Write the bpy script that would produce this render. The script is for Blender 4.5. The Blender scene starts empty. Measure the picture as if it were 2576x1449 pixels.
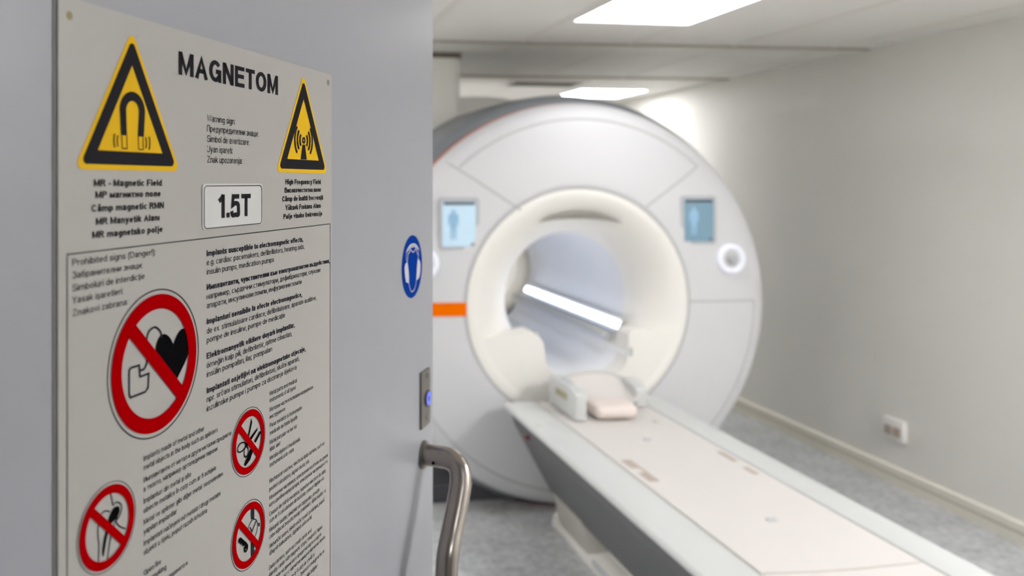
import bpy, bmesh, math, random
from mathutils import Vector, Matrix
random.seed(7)
PI = math.pi
C = bpy.context.scene.collection
SC = bpy.context.scene

# ------------------------------------------------------------------ camera measures (2576 x 1449)
F, X0, Y0, EYE = 2015.0, 910.0, 457.0, 1.65
TH = math.atan(280 / F)
cT, sT = math.cos(TH), math.sin(TH)
def c2w(X, Z): return (X * cT + Z * sT, Z * cT - X * sT)
def on_z(px, py, z):
    """point of the horizontal plane z seen at a pixel (used to measure the room)"""
    Z = F * (EYE - z) / (py - Y0); X = (px - X0) / F * Z
    x, y = c2w(X, Z); return (x, y)
def on_y(px, py, y):
    a = (px - X0) / F; Z = y / (cT - a * sT); X = a * Z
    return (X * cT + Z * sT, EYE + (Y0 - py) * Z / F)
# door plane: t runs along the leaf, v is height, n stands off its face
AX, AZ, DX, DZ = 0.10645, 1.3, 0.38165, 0.92431
def dt(px):
    a = (px - X0) / F
    return (AZ * a - AX) / (DX - DZ * a)
def dz(px): return AZ + DZ * dt(px)
def dv(px, py): return EYE + (Y0 - py) * dz(px) / F
def dp(px, py): return (dt(px), dv(px, py))
def D(t, v, n=0.0):
    X = AX + DX * t + DZ * n; Z = AZ + DZ * t - DX * n
    x, y = c2w(X, Z); return Vector((x, y, v))

# ------------------------------------------------------------------ materials
def lin(c): return tuple(((v / 255) / 12.92 if v / 255 <= .04045 else ((v / 255 + .055) / 1.055) ** 2.4) for v in c) + (1,)
def mat(name, rgb, rough=.5, metal=0., noise=0., scale=20., bump=0., emit=None, estr=0., coat=0., spec=.5, stretch=None):
    m = bpy.data.materials.new(name); m.use_nodes = True
    nt = m.node_tree; b = nt.nodes['Principled BSDF']
    b.inputs['Base Color'].default_value = lin(rgb)
    b.inputs['Roughness'].default_value = rough; b.inputs['Metallic'].default_value = metal
    b.inputs['Specular IOR Level'].default_value = spec
    if coat: b.inputs['Coat Weight'].default_value = coat; b.inputs['Coat Roughness'].default_value = .08
    if emit: b.inputs['Emission Color'].default_value = lin(emit); b.inputs['Emission Strength'].default_value = estr
    if noise or bump:
        tc = nt.nodes.new('ShaderNodeTexCoord'); src = tc.outputs['Object']
        if stretch:
            mp = nt.nodes.new('ShaderNodeMapping'); mp.inputs['Scale'].default_value = stretch
            nt.links.new(src, mp.inputs[0]); src = mp.outputs[0]
        n = nt.nodes.new('ShaderNodeTexNoise'); n.inputs['Scale'].default_value = scale; n.inputs['Detail'].default_value = 5
        nt.links.new(src, n.inputs['Vector'])
        if noise:
            r = nt.nodes.new('ShaderNodeValToRGB'); L = lin(rgb)
            r.color_ramp.elements[0].position = .3; r.color_ramp.elements[1].position = .7
            r.color_ramp.elements[0].color = tuple(max(0, v * (1 - noise)) for v in L[:3]) + (1,)
            r.color_ramp.elements[1].color = tuple(min(1, v * (1 + noise)) for v in L[:3]) + (1,)
            nt.links.new(n.outputs['Fac'], r.inputs[0]); nt.links.new(r.outputs[0], b.inputs['Base Color'])
        if bump:
            bp = nt.nodes.new('ShaderNodeBump'); bp.inputs['Strength'].default_value = bump; bp.inputs['Distance'].default_value = .002
            nt.links.new(n.outputs['Fac'], bp.inputs['Height']); nt.links.new(bp.outputs[0], b.inputs['Normal'])
    return m
M = {}
M['wall'] = mat('wall_paint', (219, 217, 211), .6, noise=.012, scale=3, spec=.3)
M['ceil'] = mat('ceiling_panel', (224, 221, 216), .55, noise=.012, scale=4, spec=.3)
M['grid'] = mat('ceiling_bar', (216, 212, 204), .5, noise=.01)
M['seam_dark'] = mat('ceiling_seam_shadow', (150, 145, 136), .7, noise=.02)
M['base'] = mat('skirting_vinyl', (222, 217, 204), .45, noise=.015)
M['baseline'] = mat('skirting_groove', (180, 175, 160), .5, noise=.015)
M['door'] = mat('door_lacquer', (154, 155, 162), .32, noise=.012, scale=30, bump=.03, spec=.4)
M['jamb'] = mat('jamb_paint', (190, 190, 192), .4, noise=.01)
M['sign'] = mat('sign_plastic', (172, 168, 163), .35, noise=.01, scale=6, spec=.4)
M['plate'] = mat('plate_plastic', (212, 211, 209), .4, noise=.008)
M['ink'] = mat('black_ink', (40, 39, 42), .55, noise=.02, spec=0.)
M['inkb'] = mat('deep_black_ink', (14, 13, 15), .5, noise=.02, spec=0.)
M['inkt'] = mat('fine_ink', (40, 39, 48), .55, noise=.02, spec=0.)
M['yellow'] = mat('warning_yellow', (236, 184, 40), .45, noise=.015, spec=0.)
M['red'] = mat('prohibition_red', (160, 0, 4), .42, noise=.02, spec=0.)
M['blue'] = mat('mandatory_blue', (13, 48, 134), .45, noise=.015, spec=0.)
M['pictowhite'] = mat('pictogram_white', (200, 198, 204), .5, noise=.01)
M['hole'] = mat('hole_brass', (120, 108, 60), .5, .3, noise=.05)
M['holed'] = mat('hole_grey', (112, 110, 108), .5, noise=.05)
M['steel'] = mat('brushed_steel', (150, 142, 136), .24, 1., noise=.05, scale=60, stretch=(1, 1, .04))
M['steeld'] = mat('brushed_plate', (128, 124, 119), .42, 1., noise=.06, scale=80, stretch=(1, 1, .05))
M['white'] = mat('scanner_white', (206, 206, 209), .42, noise=.006, scale=2, spec=.35)
M['cream'] = mat('funnel_white', (236, 233, 227), .4, noise=.006, scale=2)
M['bore'] = mat('bore_lining', (226, 228, 233), .5, noise=.008)
M['seam'] = mat('cover_seam', (178, 178, 179), .6, noise=.02)
M['shell'] = mat('shell_grey', (112, 117, 122), .4, noise=.02, scale=5)
M['dark'] = mat('plinth_dark', (70, 70, 74), .5, noise=.03)
M['orange'] = mat('orange_trim', (230, 98, 0), .5, noise=.02, spec=0.)
M['rim'] = mat('rim_orange', (196, 92, 52), .45, noise=.02)
M['bezel'] = mat('screen_bezel', (168, 171, 176), .35, noise=.01)
M['scr'] = mat('screen_light', (150, 176, 194), .3, noise=.03, scale=9, emit=(190, 215, 232), estr=.36)
M['scr2'] = mat('screen_dim', (84, 116, 134), .3, noise=.05, scale=9, emit=(116, 156, 178), estr=.22)
M['scrbar'] = mat('screen_bar', (26, 44, 62), .3, noise=.05)
M['scrfig'] = mat('screen_figure', (110, 148, 176), .3, noise=.02, emit=(130, 175, 210), estr=.24)
M['channel'] = mat('channel_white', (244, 245, 248), .5, noise=.004)
M['led'] = mat('led_white', (240, 244, 255), .4, noise=.001, emit=(232, 238, 255), estr=4.2)
M['dial'] = mat('dial_glow', (236, 238, 248), .3, noise=.005, emit=(226, 228, 246), estr=.14)
M['dialk'] = mat('dial_knob', (196, 195, 192), .35, noise=.01)
M['pad'] = mat('mattress_cream', (205, 200, 197), .55, noise=.01, scale=6)
M['rail'] = mat('table_white', (196, 198, 197), .35, noise=.006, scale=3)
M['groove'] = mat('table_groove', (196, 198, 190), .6, noise=.02)
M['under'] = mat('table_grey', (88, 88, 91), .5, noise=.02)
M['beige'] = mat('pedestal_beige', (168, 164, 156), .5, noise=.01)
M['foot'] = mat('foot_grey', (206, 203, 197), .45, noise=.015)
M['socket'] = mat('socket_beige', (164, 150, 138), .5, noise=.06)
M['mark'] = mat('mark_grey', (176, 180, 182), .5, noise=.02)
M['olive'] = mat('slot_olive', (150, 144, 112), .6, noise=.03)
M['redb'] = mat('button_red', (120, 8, 10), .35, noise=.02)
M['cushion'] = mat('cushion_cream', (222, 209, 202), .7, noise=.012, scale=12, bump=.08)
M['brown'] = mat('gap_shadow_brown', (84, 74, 64), .7, noise=.04)
M['black'] = mat('vent_dark', (58, 56, 54), .7, noise=.04)
M['plast'] = mat('outlet_white', (226, 222, 220), .4, noise=.008)
M['bluel'] = mat('button_blue', (70, 90, 220), .3, noise=.01, emit=(70, 96, 240), estr=.8)

def panel_light(name, rgb, strength):
    return mat(name, (250, 250, 248), .5, noise=.001, emit=rgb, estr=strength)
WB = (252, 252, 253)
for k_, st_ in (('light', 5.2), ('fillcorridor', 12.), ('lightfar', 18.), ('fillfoot', 1.6), ('fillleft', 5.), ('fillwall', 25.), ('fillrear', 70.), ('fillright', 64.)):  # most of these light panels added out of view
    M[k_] = panel_light('diffuser_' + k_, WB, st_)

# floor: mottled grey vinyl
def floor_mat():
    m = bpy.data.materials.new('mottled_vinyl'); m.use_nodes = True; nt = m.node_tree; b = nt.nodes['Principled BSDF']
    tc = nt.nodes.new('ShaderNodeTexCoord')
    n1 = nt.nodes.new('ShaderNodeTexNoise'); n1.inputs['Scale'].default_value = 26; n1.inputs['Detail'].default_value = 8; n1.inputs['Roughness'].default_value = .7
    n2 = nt.nodes.new('ShaderNodeTexNoise'); n2.inputs['Scale'].default_value = 5; n2.inputs['Detail'].default_value = 3
    mx = nt.nodes.new('ShaderNodeMath'); mx.operation = 'MULTIPLY_ADD'; mx.inputs[1].default_value = .35
    r = nt.nodes.new('ShaderNodeValToRGB')
    r.color_ramp.elements[0].position = .42; r.color_ramp.elements[0].color = lin((122, 124, 126))
    r.color_ramp.elements[1].position = .92; r.color_ramp.elements[1].color = lin((206, 208, 210))
    for n in (n1, n2): nt.links.new(tc.outputs['Object'], n.inputs['Vector'])
    nt.links.new(n2.outputs['Fac'], mx.inputs[0]); nt.links.new(n1.outputs['Fac'], mx.inputs[2])
    nt.links.new(mx.outputs[0], r.inputs[0]); nt.links.new(r.outputs[0], b.inputs['Base Color'])
    b.inputs['Roughness'].default_value = .42
    return m
M['floor'] = floor_mat()

# ------------------------------------------------------------------ object helpers
def origin_of(p):
    o = Vector((0, 0, 0))
    while p is not None: o += p.location; p = p.parent
    return o
def link(name, me, m, parent=None, loc=None, smooth=False, label=None):
    ob = bpy.data.objects.new(name, me); C.objects.link(ob)
    base = origin_of(parent)
    if parent is None and loc is not None: ob.location = Vector(loc); base = Vector(loc)
    me.transform(Matrix.Translation(-base))
    if m is not None and not me.materials: me.materials.append(m)
    if smooth:
        for p in me.polygons: p.use_smooth = True
    if parent is not None: ob.parent = parent
    if label: ob['label'] = label
    return ob
def obj(name, bm, m, parent=None, loc=None, smooth=False, label=None, auto=None):
    me = bpy.data.meshes.new(name)
    bmesh.ops.recalc_face_normals(bm, faces=bm.faces[:])
    bm.to_mesh(me); bm.free()
    ob = link(name, me, m, parent, loc, smooth, label)
    if auto is not None:
        me.set_sharp_from_angle(angle=math.radians(auto))
    return ob
def thing(name, label, cat, loc, group=None):
    o = bpy.data.objects.new(name, None); C.objects.link(o); o.location = loc; o.empty_display_size = .1
    o['label'] = label; o['category'] = cat
    if group: o['group'] = group
    return o
def tag(o, label, cat, group=None):
    o['label'] = label; o['category'] = cat
    if group: o['group'] = group
    return o
def struct(name, bm, m, loc=(0, 0, 0), label=None, **k):
    o = obj(name, bm, m, None, loc, **k); o['kind'] = 'structure'
    if label: o['label'] = label
    return o
def nb(): return bmesh.new()
def box(bm, x0, x1, y0, y1, z0, z1, bev=0, seg=2):
    r = bmesh.ops.create_cube(bm, size=1, matrix=Matrix.Translation(((x0 + x1) / 2, (y0 + y1) / 2, (z0 + z1) / 2)) @ Matrix.Diagonal((x1 - x0, y1 - y0, z1 - z0, 1)))
    if bev:
        es = list({e for v in r['verts'] for e in v.link_edges})
        bmesh.ops.bevel(bm, geom=es, offset=bev, segments=seg, profile=.5, affect='EDGES')
    return bm
def prism(bm, pts, f0, f1):
    """extrude a 2-D outline between two placing functions"""
    a = [bm.verts.new(f0(*p)) for p in pts]; b = [bm.verts.new(f1(*p)) for p in pts]
    bm.faces.new(a); bm.faces.new(b[::-1]); n = len(pts)
    for i in range(n): bm.faces.new((a[i], b[i], b[(i + 1) % n], a[(i + 1) % n]))
    return bm
def lathe_y(bm, prof, cx, cz=None, n=128, a0=0, a1=2 * PI, zmin=None):
    closed = abs(a1 - a0 - 2 * PI) < 1e-6; k = n if closed else n + 1; rings = []; cx0 = cx
    for r, y in prof:
        ring = []
        if callable(cx0): cx, cz = cx0(r)
        for i in range(k):
            a = a0 + (a1 - a0) * i / n; z = cz + r * math.sin(a)
            if zmin is not None: z = max(z, zmin)
            ring.append(bm.verts.new((cx + r * math.cos(a), y, z)))
        rings.append(ring)
    for p, q in zip(rings, rings[1:]):
        for i in range(n):
            j = (i + 1) % k
            bm.faces.new((p[i], p[j], q[j], q[i]))
    return bm
def spline(pts, n=8):
    pts = [Vector(p) for p in pts]; P = [pts[0] * 2 - pts[1]] + pts + [pts[-1] * 2 - pts[-2]]; out = []
    for i in range(1, len(P) - 2):
        for k in range(n):
            t = k / n; a, b, c, d = P[i - 1:i + 3]
            out.append(.5 * ((2 * b) + (c - a) * t + (2 * a - 5 * b + 4 * c - d) * t * t + (3 * b - a - 3 * c + d) * t ** 3))
    out.append(pts[-1]); return out
def tube(bm, path, rad, n=24, cap=True):
    path = [Vector(p) for p in path]; rings = []; up = Vector((.31, .2, .93)).normalized(); prev = None
    for i, p in enumerate(path):
        t = (path[min(i + 1, len(path) - 1)] - path[max(i - 1, 0)]).normalized()
        if prev is None: u = t.orthogonal().normalized()
        else: u = (prev - t * prev.dot(t)).normalized()
        prev = u; w = t.cross(u)
        r = rad[i] if isinstance(rad, (list, tuple)) else rad
        rings.append([bm.verts.new(p + u * r * math.cos(2 * PI * k / n) + w * r * math.sin(2 * PI * k / n)) for k in range(n)])
    for a, b in zip(rings, rings[1:]):
        for k in range(n): bm.faces.new((a[k], a[(k + 1) % n], b[(k + 1) % n], b[k]))
    if cap: bm.faces.new(rings[0][::-1]); bm.faces.new(rings[-1])
    return bm
# flat shapes on the door plane -------------------------------------------------
def flat(bm, pts, n):
    bm.faces.new([bm.verts.new(D(t, v, n)) for t, v in pts]); return bm
def ring_band(bm, outer, inner, n):
    a = [bm.verts.new(D(t, v, n)) for t, v in outer]; b = [bm.verts.new(D(t, v, n)) for t, v in inner]; k = len(a)
    for i in range(k): bm.faces.new((a[i], a[(i + 1) % k], b[(i + 1) % k], b[i]))
    return bm
def circ(c, r, k=96, a0=0, a1=2 * PI):
    full = abs(a1 - a0 - 2 * PI) < 1e-6
    return [(c[0] + r * math.cos(a0 + (a1 - a0) * i / (k if full else k - 1)), c[1] + r * math.sin(a0 + (a1 - a0) * i / (k if full else k - 1))) for i in range(k)]
def stroke(bm, pts, w, n, closed=False):
    k = len(pts); L = []; R = []
    for i, p in enumerate(pts):
        q = pts[(i + 1) % k] if (closed or i < k - 1) else None
        o = pts[i - 1] if (closed or i > 0) else None
        def nrm(a, b):
            d = (b[0] - a[0], b[1] - a[1]); l = math.hypot(*d) or 1e-9; return (-d[1] / l, d[0] / l)
        if q is None: m = nrm(o, p); s = 1
        elif o is None: m = nrm(p, q); s = 1
        else:
            n1, n2 = nrm(o, p), nrm(p, q); m = (n1[0] + n2[0], n1[1] + n2[1]); l = math.hypot(*m) or 1e-9; m = (m[0] / l, m[1] / l)
            s = 1 / max(.45, m[0] * n1[0] + m[1] * n1[1])
        L.append(bm.verts.new(D(p[0] + m[0] * w / 2 * s, p[1] + m[1] * w / 2 * s, n))); R.append(bm.verts.new(D(p[0] - m[0] * w / 2 * s, p[1] - m[1] * w / 2 * s, n)))
    for i in range(k if closed else k - 1):
        j = (i + 1) % k; bm.faces.new((L[i], L[j], R[j], R[i]))
    return bm
def sm2(pts, n=6, closed=False):
    if closed: pts = [pts[-1]] + list(pts) + [pts[0], pts[1]]
    o = [(p.x, p.y) for p in spline([(a, b, 0) for a, b in pts], n)]
    return o[n:-n - 1] if closed else o
def rrect(t0, t1, v0, v1, r, k=6):
    o = []
    for cx, cy, a in ((t1 - r, v1 - r, 0), (t0 + r, v1 - r, PI / 2), (t0 + r, v0 + r, PI), (t1 - r, v0 + r, 1.5 * PI)):
        o += [(cx + r * math.cos(a + PI / 2 * i / k), cy + r * math.sin(a + PI / 2 * i / k)) for i in range(k + 1)]
    return o
def rtri(cx, vb, s, ins, r, k=8):
    """equilateral triangle, base centre (cx, vb), side s, inset, corner radius"""
    h = s * math.sqrt(3) / 2; cen = (cx, vb + h / 3); rad = s / math.sqrt(3) - 2 * ins - 2 * r; o = []
    for q in range(3):
        a = PI / 2 + q * 2 * PI / 3; p = (cen[0] + rad * math.cos(a), cen[1] + rad * math.sin(a))
        o += [(p[0] + r * math.cos(a - PI / 3 + 2 * PI / 3 * i / k), p[1] + r * math.sin(a - PI / 3 + 2 * PI / 3 * i / k)) for i in range(k + 1)]
    return o

# ------------------------------------------------------------------ lettering: a plain grotesque drawn with strokes
def E_(cx, cy, rx, ry, a0, a1, n=0):
    n = n or max(4, int(abs(a1 - a0) / 18))
    return [(cx + rx * math.cos(math.radians(a0 + (a1 - a0) * i / n)), cy + ry * math.sin(math.radians(a0 + (a1 - a0) * i / n))) for i in range(n + 1)]
def S_(*p): return [(q.x, q.y) for q in spline([(a, b, 0) for a, b in p], 5)]
def glyph(ch, h):
    C_, X, W = 10., 7.2, 5.6
    r = W / 2 - h; ry = X / 2 - h; m = W / 2
    bowl = lambda a0=0, a1=360: E_(m, X / 2, r, ry, a0, a1)
    V = lambda x, y0, y1: [(x, y0), (x, y1)]
    Hh = lambda y, x0, x1: [(x0, y), (x1, y)]
    arch = lambda x0, x1, top=X: E_((x0 + x1) / 2, top - 2.4, (x1 - x0) / 2, 2.4 - h, 180, 0) + [(x1, 0)]
    CW = 7.4; cm = CW / 2; cr = cm - h
    same = {'А': 'A', 'В': 'B', 'Е': 'E', 'К': 'K', 'М': 'M', 'Н': 'H', 'О': 'O', 'Р': 'P', 'С': 'C', 'Т': 'T', 'Х': 'X', 'а': 'a', 'е': 'e', 'о': 'o', 'р': 'p', 'с': 'c', 'у': 'y', 'х': 'x'}
    ch = same.get(ch, ch)
    acc = {'ş': ('s', 'ced'), 'ţ': ('t', 'ced'), 'ț': ('t', 'ced'), 'ç': ('c', 'ced'), 'ă': ('a', 'bre'), 'ğ': ('g', 'bre'), 'â': ('a', 'cir'), 'î': ('ı', 'cir'), 'č': ('c', 'car'), 'š': ('s', 'car'), 'ž': ('z', 'car'), 'ć': ('c', 'acu'), 'ü': ('u', 'dia'), 'ö': ('o', 'dia'), 'й': ('и', 'bre'), 'İ': ('I', 'dot')}
    if ch in acc:
        g, w = glyph(acc[ch][0], h); k = acc[ch][1]; x = w / 2; g = list(g); y = 8.7
        if k == 'ced': g.append([(x + .2, -.3), (x + .5, -1.2), (x - .1, -2.4)])
        elif k == 'bre': g.append(E_(x, 9.9, 1.5, 1.5, 200, 340))
        elif k == 'cir': g.append([(x - 1.5, 8.4), (x, 10), (x + 1.5, 8.4)])
        elif k == 'car': g.append([(x - 1.5, 10), (x, 8.4), (x + 1.5, 10)])
        elif k == 'acu': g.append([(x - .4, 8.4), (x + .9, 10)])
        elif k == 'dia': g += [V(x - 1.35, 8.6, 8.6 + 2 * h), V(x + 1.35, 8.6, 8.6 + 2 * h)]
        elif k == 'dot': g.append(V(x, 10.8, 12))
        return g, w
    G = {
     'a': lambda: ([S_((.25 + h * .6, 5.2), (1.2, 6.5), (2.7, X - h), (4.2, 6.4), (5.1 - h, 5.0), (5.1 - h, 2.2)) + [(5.1 - h, 1.6), (5.35 - h * .8, 0)], S_((5.1 - h, 4.25), (2.6, 3.95), (h + .3, 3.0), (h, 1.9), (.7 + h, .75 + h * .4), (2.1, h), (4.0, 1.0), (5.1 - h, 2.6))], 5.4),
     'b': lambda: ([V(h, 0, C_), bowl()], W), 'c': lambda: ([bowl(42, 318)], 5.2), 'd': lambda: ([V(W - h, 0, C_), bowl()], W),
     'e': lambda: ([Hh(3.65, h, W - h), bowl(2, 322)], W),
     'f': lambda: ([S_((3.5, C_ - h), (2.4, C_ - h), (1.6, 9.0), (1.5, 7.8)) + [(1.5, 0)], Hh(X - h * .9, 0, 3.3)], 3.2),
     'g': lambda: ([V(W - h, -.4, X), bowl(), E_(m, -.3, r, 2.5 - h, 0, -150)], W),
     'h': lambda: ([V(h, 0, C_), arch(h, 5.4 - h)], 5.4), 'i': lambda: ([V(h, 0, X), V(h, 10 - 2 * h * 1.05, 10)], 2 * h), 'ı': lambda: ([V(h, 0, X)], 2 * h),
     'j': lambda: ([V(1 + h, 10 - 2 * h * 1.05, 10), [(1 + h, X), (1 + h, -1.4)] + E_(h - .2, -1.4, 1.2, 1.4 - h, 0, -90)], 1 + 2 * h),
     'k': lambda: ([V(h, 0, C_), [(5.0 - h * .6, X), (h, 2.5)], [(2.2, 4.3), (5.2 - h * .5, 0)]], 5.1), 'l': lambda: ([V(h, 0, C_)], 2 * h),
     'm': lambda: ([V(h, 0, X), arch(h, 4.5), arch(4.5, 9 - h)], 9), 'n': lambda: ([V(h, 0, X), arch(h, 5.4 - h)], 5.4), 'o': lambda: ([bowl()], W),
     'p': lambda: ([V(h, -2.8, X), bowl()], W), 'q': lambda: ([V(W - h, -2.8, X), bowl()], W),
     'r': lambda: ([V(h, 0, X), S_((h, 4.2), (h + .5, 5.9), (1.9, X - h), (3.3, X - h - .1))], 3.2),
     's': lambda: ([S_((4.7 - h * .4, 5.2), (3.9, 6.2 + h * .2), (2.5, X - h), (.9, 6.1), (h + .25, 5.2), (1.1, 4.2), (2.6, 3.65), (4.2, 3.0), (4.9 - h, 2.0), (4.1, .9), (2.5, h), (1.0, .95), (h * .4, 2.2))], 5),
     't': lambda: ([[(1.5, 9.2), (1.5, 1.7)] + S_((1.5, 1.7), (1.8, .7), (3.1, h)), Hh(X - h * .9, 0, 3.0)], 3.0),
     'u': lambda: ([V(5.4 - h, 0, X), [(h, X)] + E_(2.7, 2.4, 2.7 - h, 2.4 - h, 180, 360)], 5.4),
     'v': lambda: ([[(h * .8, X), (2.6, h * 1.4), (5.2 - h * .8, X)]], 5.2), 'w': lambda: ([[(h * .8, X), (2.2, h * 1.4), (3.9, X - h * 1.4), (5.6, h * 1.4), (7.8 - h * .8, X)]], 7.8),
     'x': lambda: ([[(h * .8, X), (5.0 - h * .8, 0)], [(h * .8, 0), (5.0 - h * .8, X)]], 5.0),
     'y': lambda: ([[(h * .8, X), (2.7, 0)], [(5.2 - h * .8, X), (2.4, -1.2), (1.6, -2.8 + h), (.4, -2.8 + h)]], 5.2),
     'z': lambda: ([[(.2, X - h), (4.7 - h * .5, X - h), (.2 + h * .6, h), (4.9, h)]], 5.0),
     'A': lambda: ([[(h * .8, 0), (3.6, C_ - h * 1.1), (7.2 - h * .8, 0)], Hh(3.5, 1.6, 5.6)], 7.2),
     'B': lambda: ([V(h, 0, C_), Hh(h, h, 4) , Hh(C_ - h, h, 3.8), Hh(5.2, h, 4), E_(3.8, 7.6 - h / 2, 2.6 - h, 2.4 - h / 2, -90, 90), E_(4, 2.6 + h / 2, 2.9 - h, 2.6 - h / 2, -90, 90)], 6.8),
     'C': lambda: ([E_(cm, 5, cr, 5 - h, 38, 322)], 7.2), 'D': lambda: ([V(h, 0, C_), [(h, h), (3.2, h)] + E_(3.2, 5, 3.9 - h, 5 - h, -90, 90) + [(h, C_ - h)]], 7.1),
     'E': lambda: ([V(h, 0, C_), Hh(h, h, 6.4), Hh(5.2, h, 6), Hh(C_ - h, h, 6.3)], 6.4), 'F': lambda: ([V(h, 0, C_), Hh(5.0, h, 5.4), Hh(C_ - h, h, 6.0)], 6.0),
     'G': lambda: ([E_(cm, 5, cr, 5 - h, 38, 345) , [(CW - h, 0), (CW - h, 4.9), (cm + .3, 4.9)]], 7.5),
     'H': lambda: ([V(h, 0, C_), V(7.0 - h, 0, C_), Hh(5.3, h, 7 - h)], 7.0), 'I': lambda: ([V(h, 0, C_)], 2 * h),
     'K': lambda: ([V(h, 0, C_), [(6.8 - h, C_), (h, 3.6)], [(2.6, 6.0), (7 - h * .7, 0)]], 6.9),
     'M': lambda: ([V(h, 0, C_), V(8.2 - h, 0, C_), [(h, C_ - h * .2), (4.1, h * 1.5), (8.2 - h, C_ - h * .2)]], 8.2),
     'N': lambda: ([V(h, 0, C_), V(7 - h, 0, C_), [(h, C_ - h * .3), (7 - h, h * .3)]], 7.0), 'O': lambda: ([E_(3.9, 5, 3.9 - h, 5 - h, 0, 360)], 7.8),
     'P': lambda: ([V(h, 0, C_), [(h, C_ - h), (3.8, C_ - h)] + E_(3.8, 7.1, 2.9 - h, 2.9 - h, 90, -90) + [(h, 4.2 + h)]], 6.6),
     'R': lambda: ([V(h, 0, C_), [(h, C_ - h), (4, C_ - h)] + E_(4, 7.3, 2.8 - h, 2.7 - h, 90, -90) + [(h, 4.6 + h)], [(4.0, 4.8), (7 - h * .6, 0)]], 7.0),
     'S': lambda: ([S_((6.2 - h * .5, 7.3), (5.4, 9.0), (3.3, C_ - h), (1.3, 8.9), (h + .3, 7.4), (1.4, 5.9), (3.3, 5.2), (5.5, 4.2), (6.5 - h, 2.7), (5.5, 1.0), (3.3, h), (1.1, 1.1), (h * .4, 3.0))], 6.6),
     'T': lambda: ([V(3.2, 0, C_ - h), Hh(C_ - h, 0, 6.4)], 6.4), 'U': lambda: ([[(h, C_), (h, 3.2)] + E_(3.5, 3.4, 3.5 - h, 3.4 - h, 180, 360) + [(7 - h, C_)]], 7.0),
     'W': lambda: ([[(h * .8, C_), (2.7, h * 1.4), (5, C_ - h * 1.4), (7.3, h * 1.4), (10 - h * .8, C_)]], 10), 'Y': lambda: ([[(h * .8, C_), (3.4, 4.4), (6.8 - h * .8, C_)], V(3.4, 0, 4.6)], 6.8),
     'Z': lambda: ([[(.2, C_ - h), (6.2 - h * .4, C_ - h), (.2 + h * .4, h), (6.6, h)]], 6.7),
     '1': lambda: ([V(3.0, 0, C_), [(.4, 7.2), (2.0, 8.2), (3.0, 9.8)]], 4.2),
     '5': lambda: ([[(5.4, C_ - h), (1.5, C_ - h), (.9, 5.0)] + S_((.9, 5.0), (2.6, 6.2 - h * .2), (4.6, 5.6), (5.9 - h, 3.3), (4.8, 1.0), (2.8, h), (1.1, .9), (h * .4, 2.7))], 6.0),
     '.': lambda: ([V(h, 0, 2 * h * 1.05)], 2 * h), ',': lambda: ([[(h * 1.2, 2 * h), (h * 1.2, 0), (h * .5, -2.0)]], 2 * h), ':': lambda: ([V(h, 0, 2 * h), V(h, X - 2 * h, X)], 2 * h),
     '!': lambda: ([V(h, 0, 2 * h), V(h, 2.8, C_)], 2 * h), '-': lambda: ([Hh(3.6, 0, 3.2)], 3.2), '(': lambda: ([S_((2.8, C_), (1.1, 7.2), (.7, 3.6), (1.1, 0), (2.8, -2.8))], 2.8), ')': lambda: ([S_((.2, C_), (1.9, 7.2), (2.3, 3.6), (1.9, 0), (.2, -2.8))], 2.8),
     # cyrillic
     'П': lambda: ([V(h, 0, C_), V(7 - h, 0, C_), Hh(C_ - h, h, 7 - h)], 7.0), 'И': lambda: ([V(h, 0, C_), V(7 - h, 0, C_), [(h, h * .3), (7 - h, C_ - h * .3)]], 7.0),
     'З': lambda: ([S_((h * .5, 7.6), (1.3, 9.2), (2.9, C_ - h), (5.0, 9.0), (5.4 - h * .4, 7.5), (4.6, 5.8), (2.6, 5.3)), S_((2.6, 5.3), (5.0, 4.7), (5.9 - h, 2.8), (4.9, .9), (2.9, h), (1.0, 1.0), (h * .4, 2.7))], 6.0),
     'б': lambda: ([bowl(), S_((h, 3.4), (h, 6.0), (1.1, 8.3), (3.0, 9.0), (5.0, 9.9))], W), 'в': lambda: ([V(h, 0, X), Hh(h, h, 3.2), Hh(X - h, h, 3.0), Hh(3.8, h, 3.2), E_(3.0, 5.5 - h / 2, 1.9 - h * .5, 1.7 - h / 2, -90, 90), E_(3.2, 1.9 + h / 2, 2.1 - h * .5, 1.9 - h / 2, -90, 90)], 5.2),
     'г': lambda: ([V(h, 0, X), Hh(X - h, h, 3.9)], 3.8), 'д': lambda: ([[(.5 + h, h), (1.7, 3.0), (1.9, X - h), (4.9, X - h), (4.9, h)], [(h * .8, -1.8), (h * .8, h), (6.2 - h * .8, h), (6.2 - h * .8, -1.8)]], 6.2),
     'ж': lambda: ([V(3.9, 0, X), [(h * .8, X), (3.9, 3.5), (h * .6, 0)], [(7.8 - h * .8, X), (3.9, 3.5), (7.8 - h * .6, 0)]], 7.8),
     'з': lambda: ([S_((h * .5, 5.6), (1.2, 6.6), (2.3, X - h), (4.0, 6.5), (4.3 - h * .3, 5.4), (3.6, 4.2), (2.0, 3.8)), S_((2.0, 3.8), (4.0, 3.3), (4.6 - h * .7, 2.0), (3.8, .7), (2.3, h), (.8, .8), (h * .4, 2.0))], 4.7),
     'и': lambda: ([V(h, 0, X), V(5.5 - h, 0, X), [(h, h * .4), (5.5 - h, X - h * .4)]], 5.5), 'к': lambda: ([V(h, 0, X), [(4.4 - h * .5, X), (h + .6, 3.6), (4.8 - h * .5, 0)]], 4.6),
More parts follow.
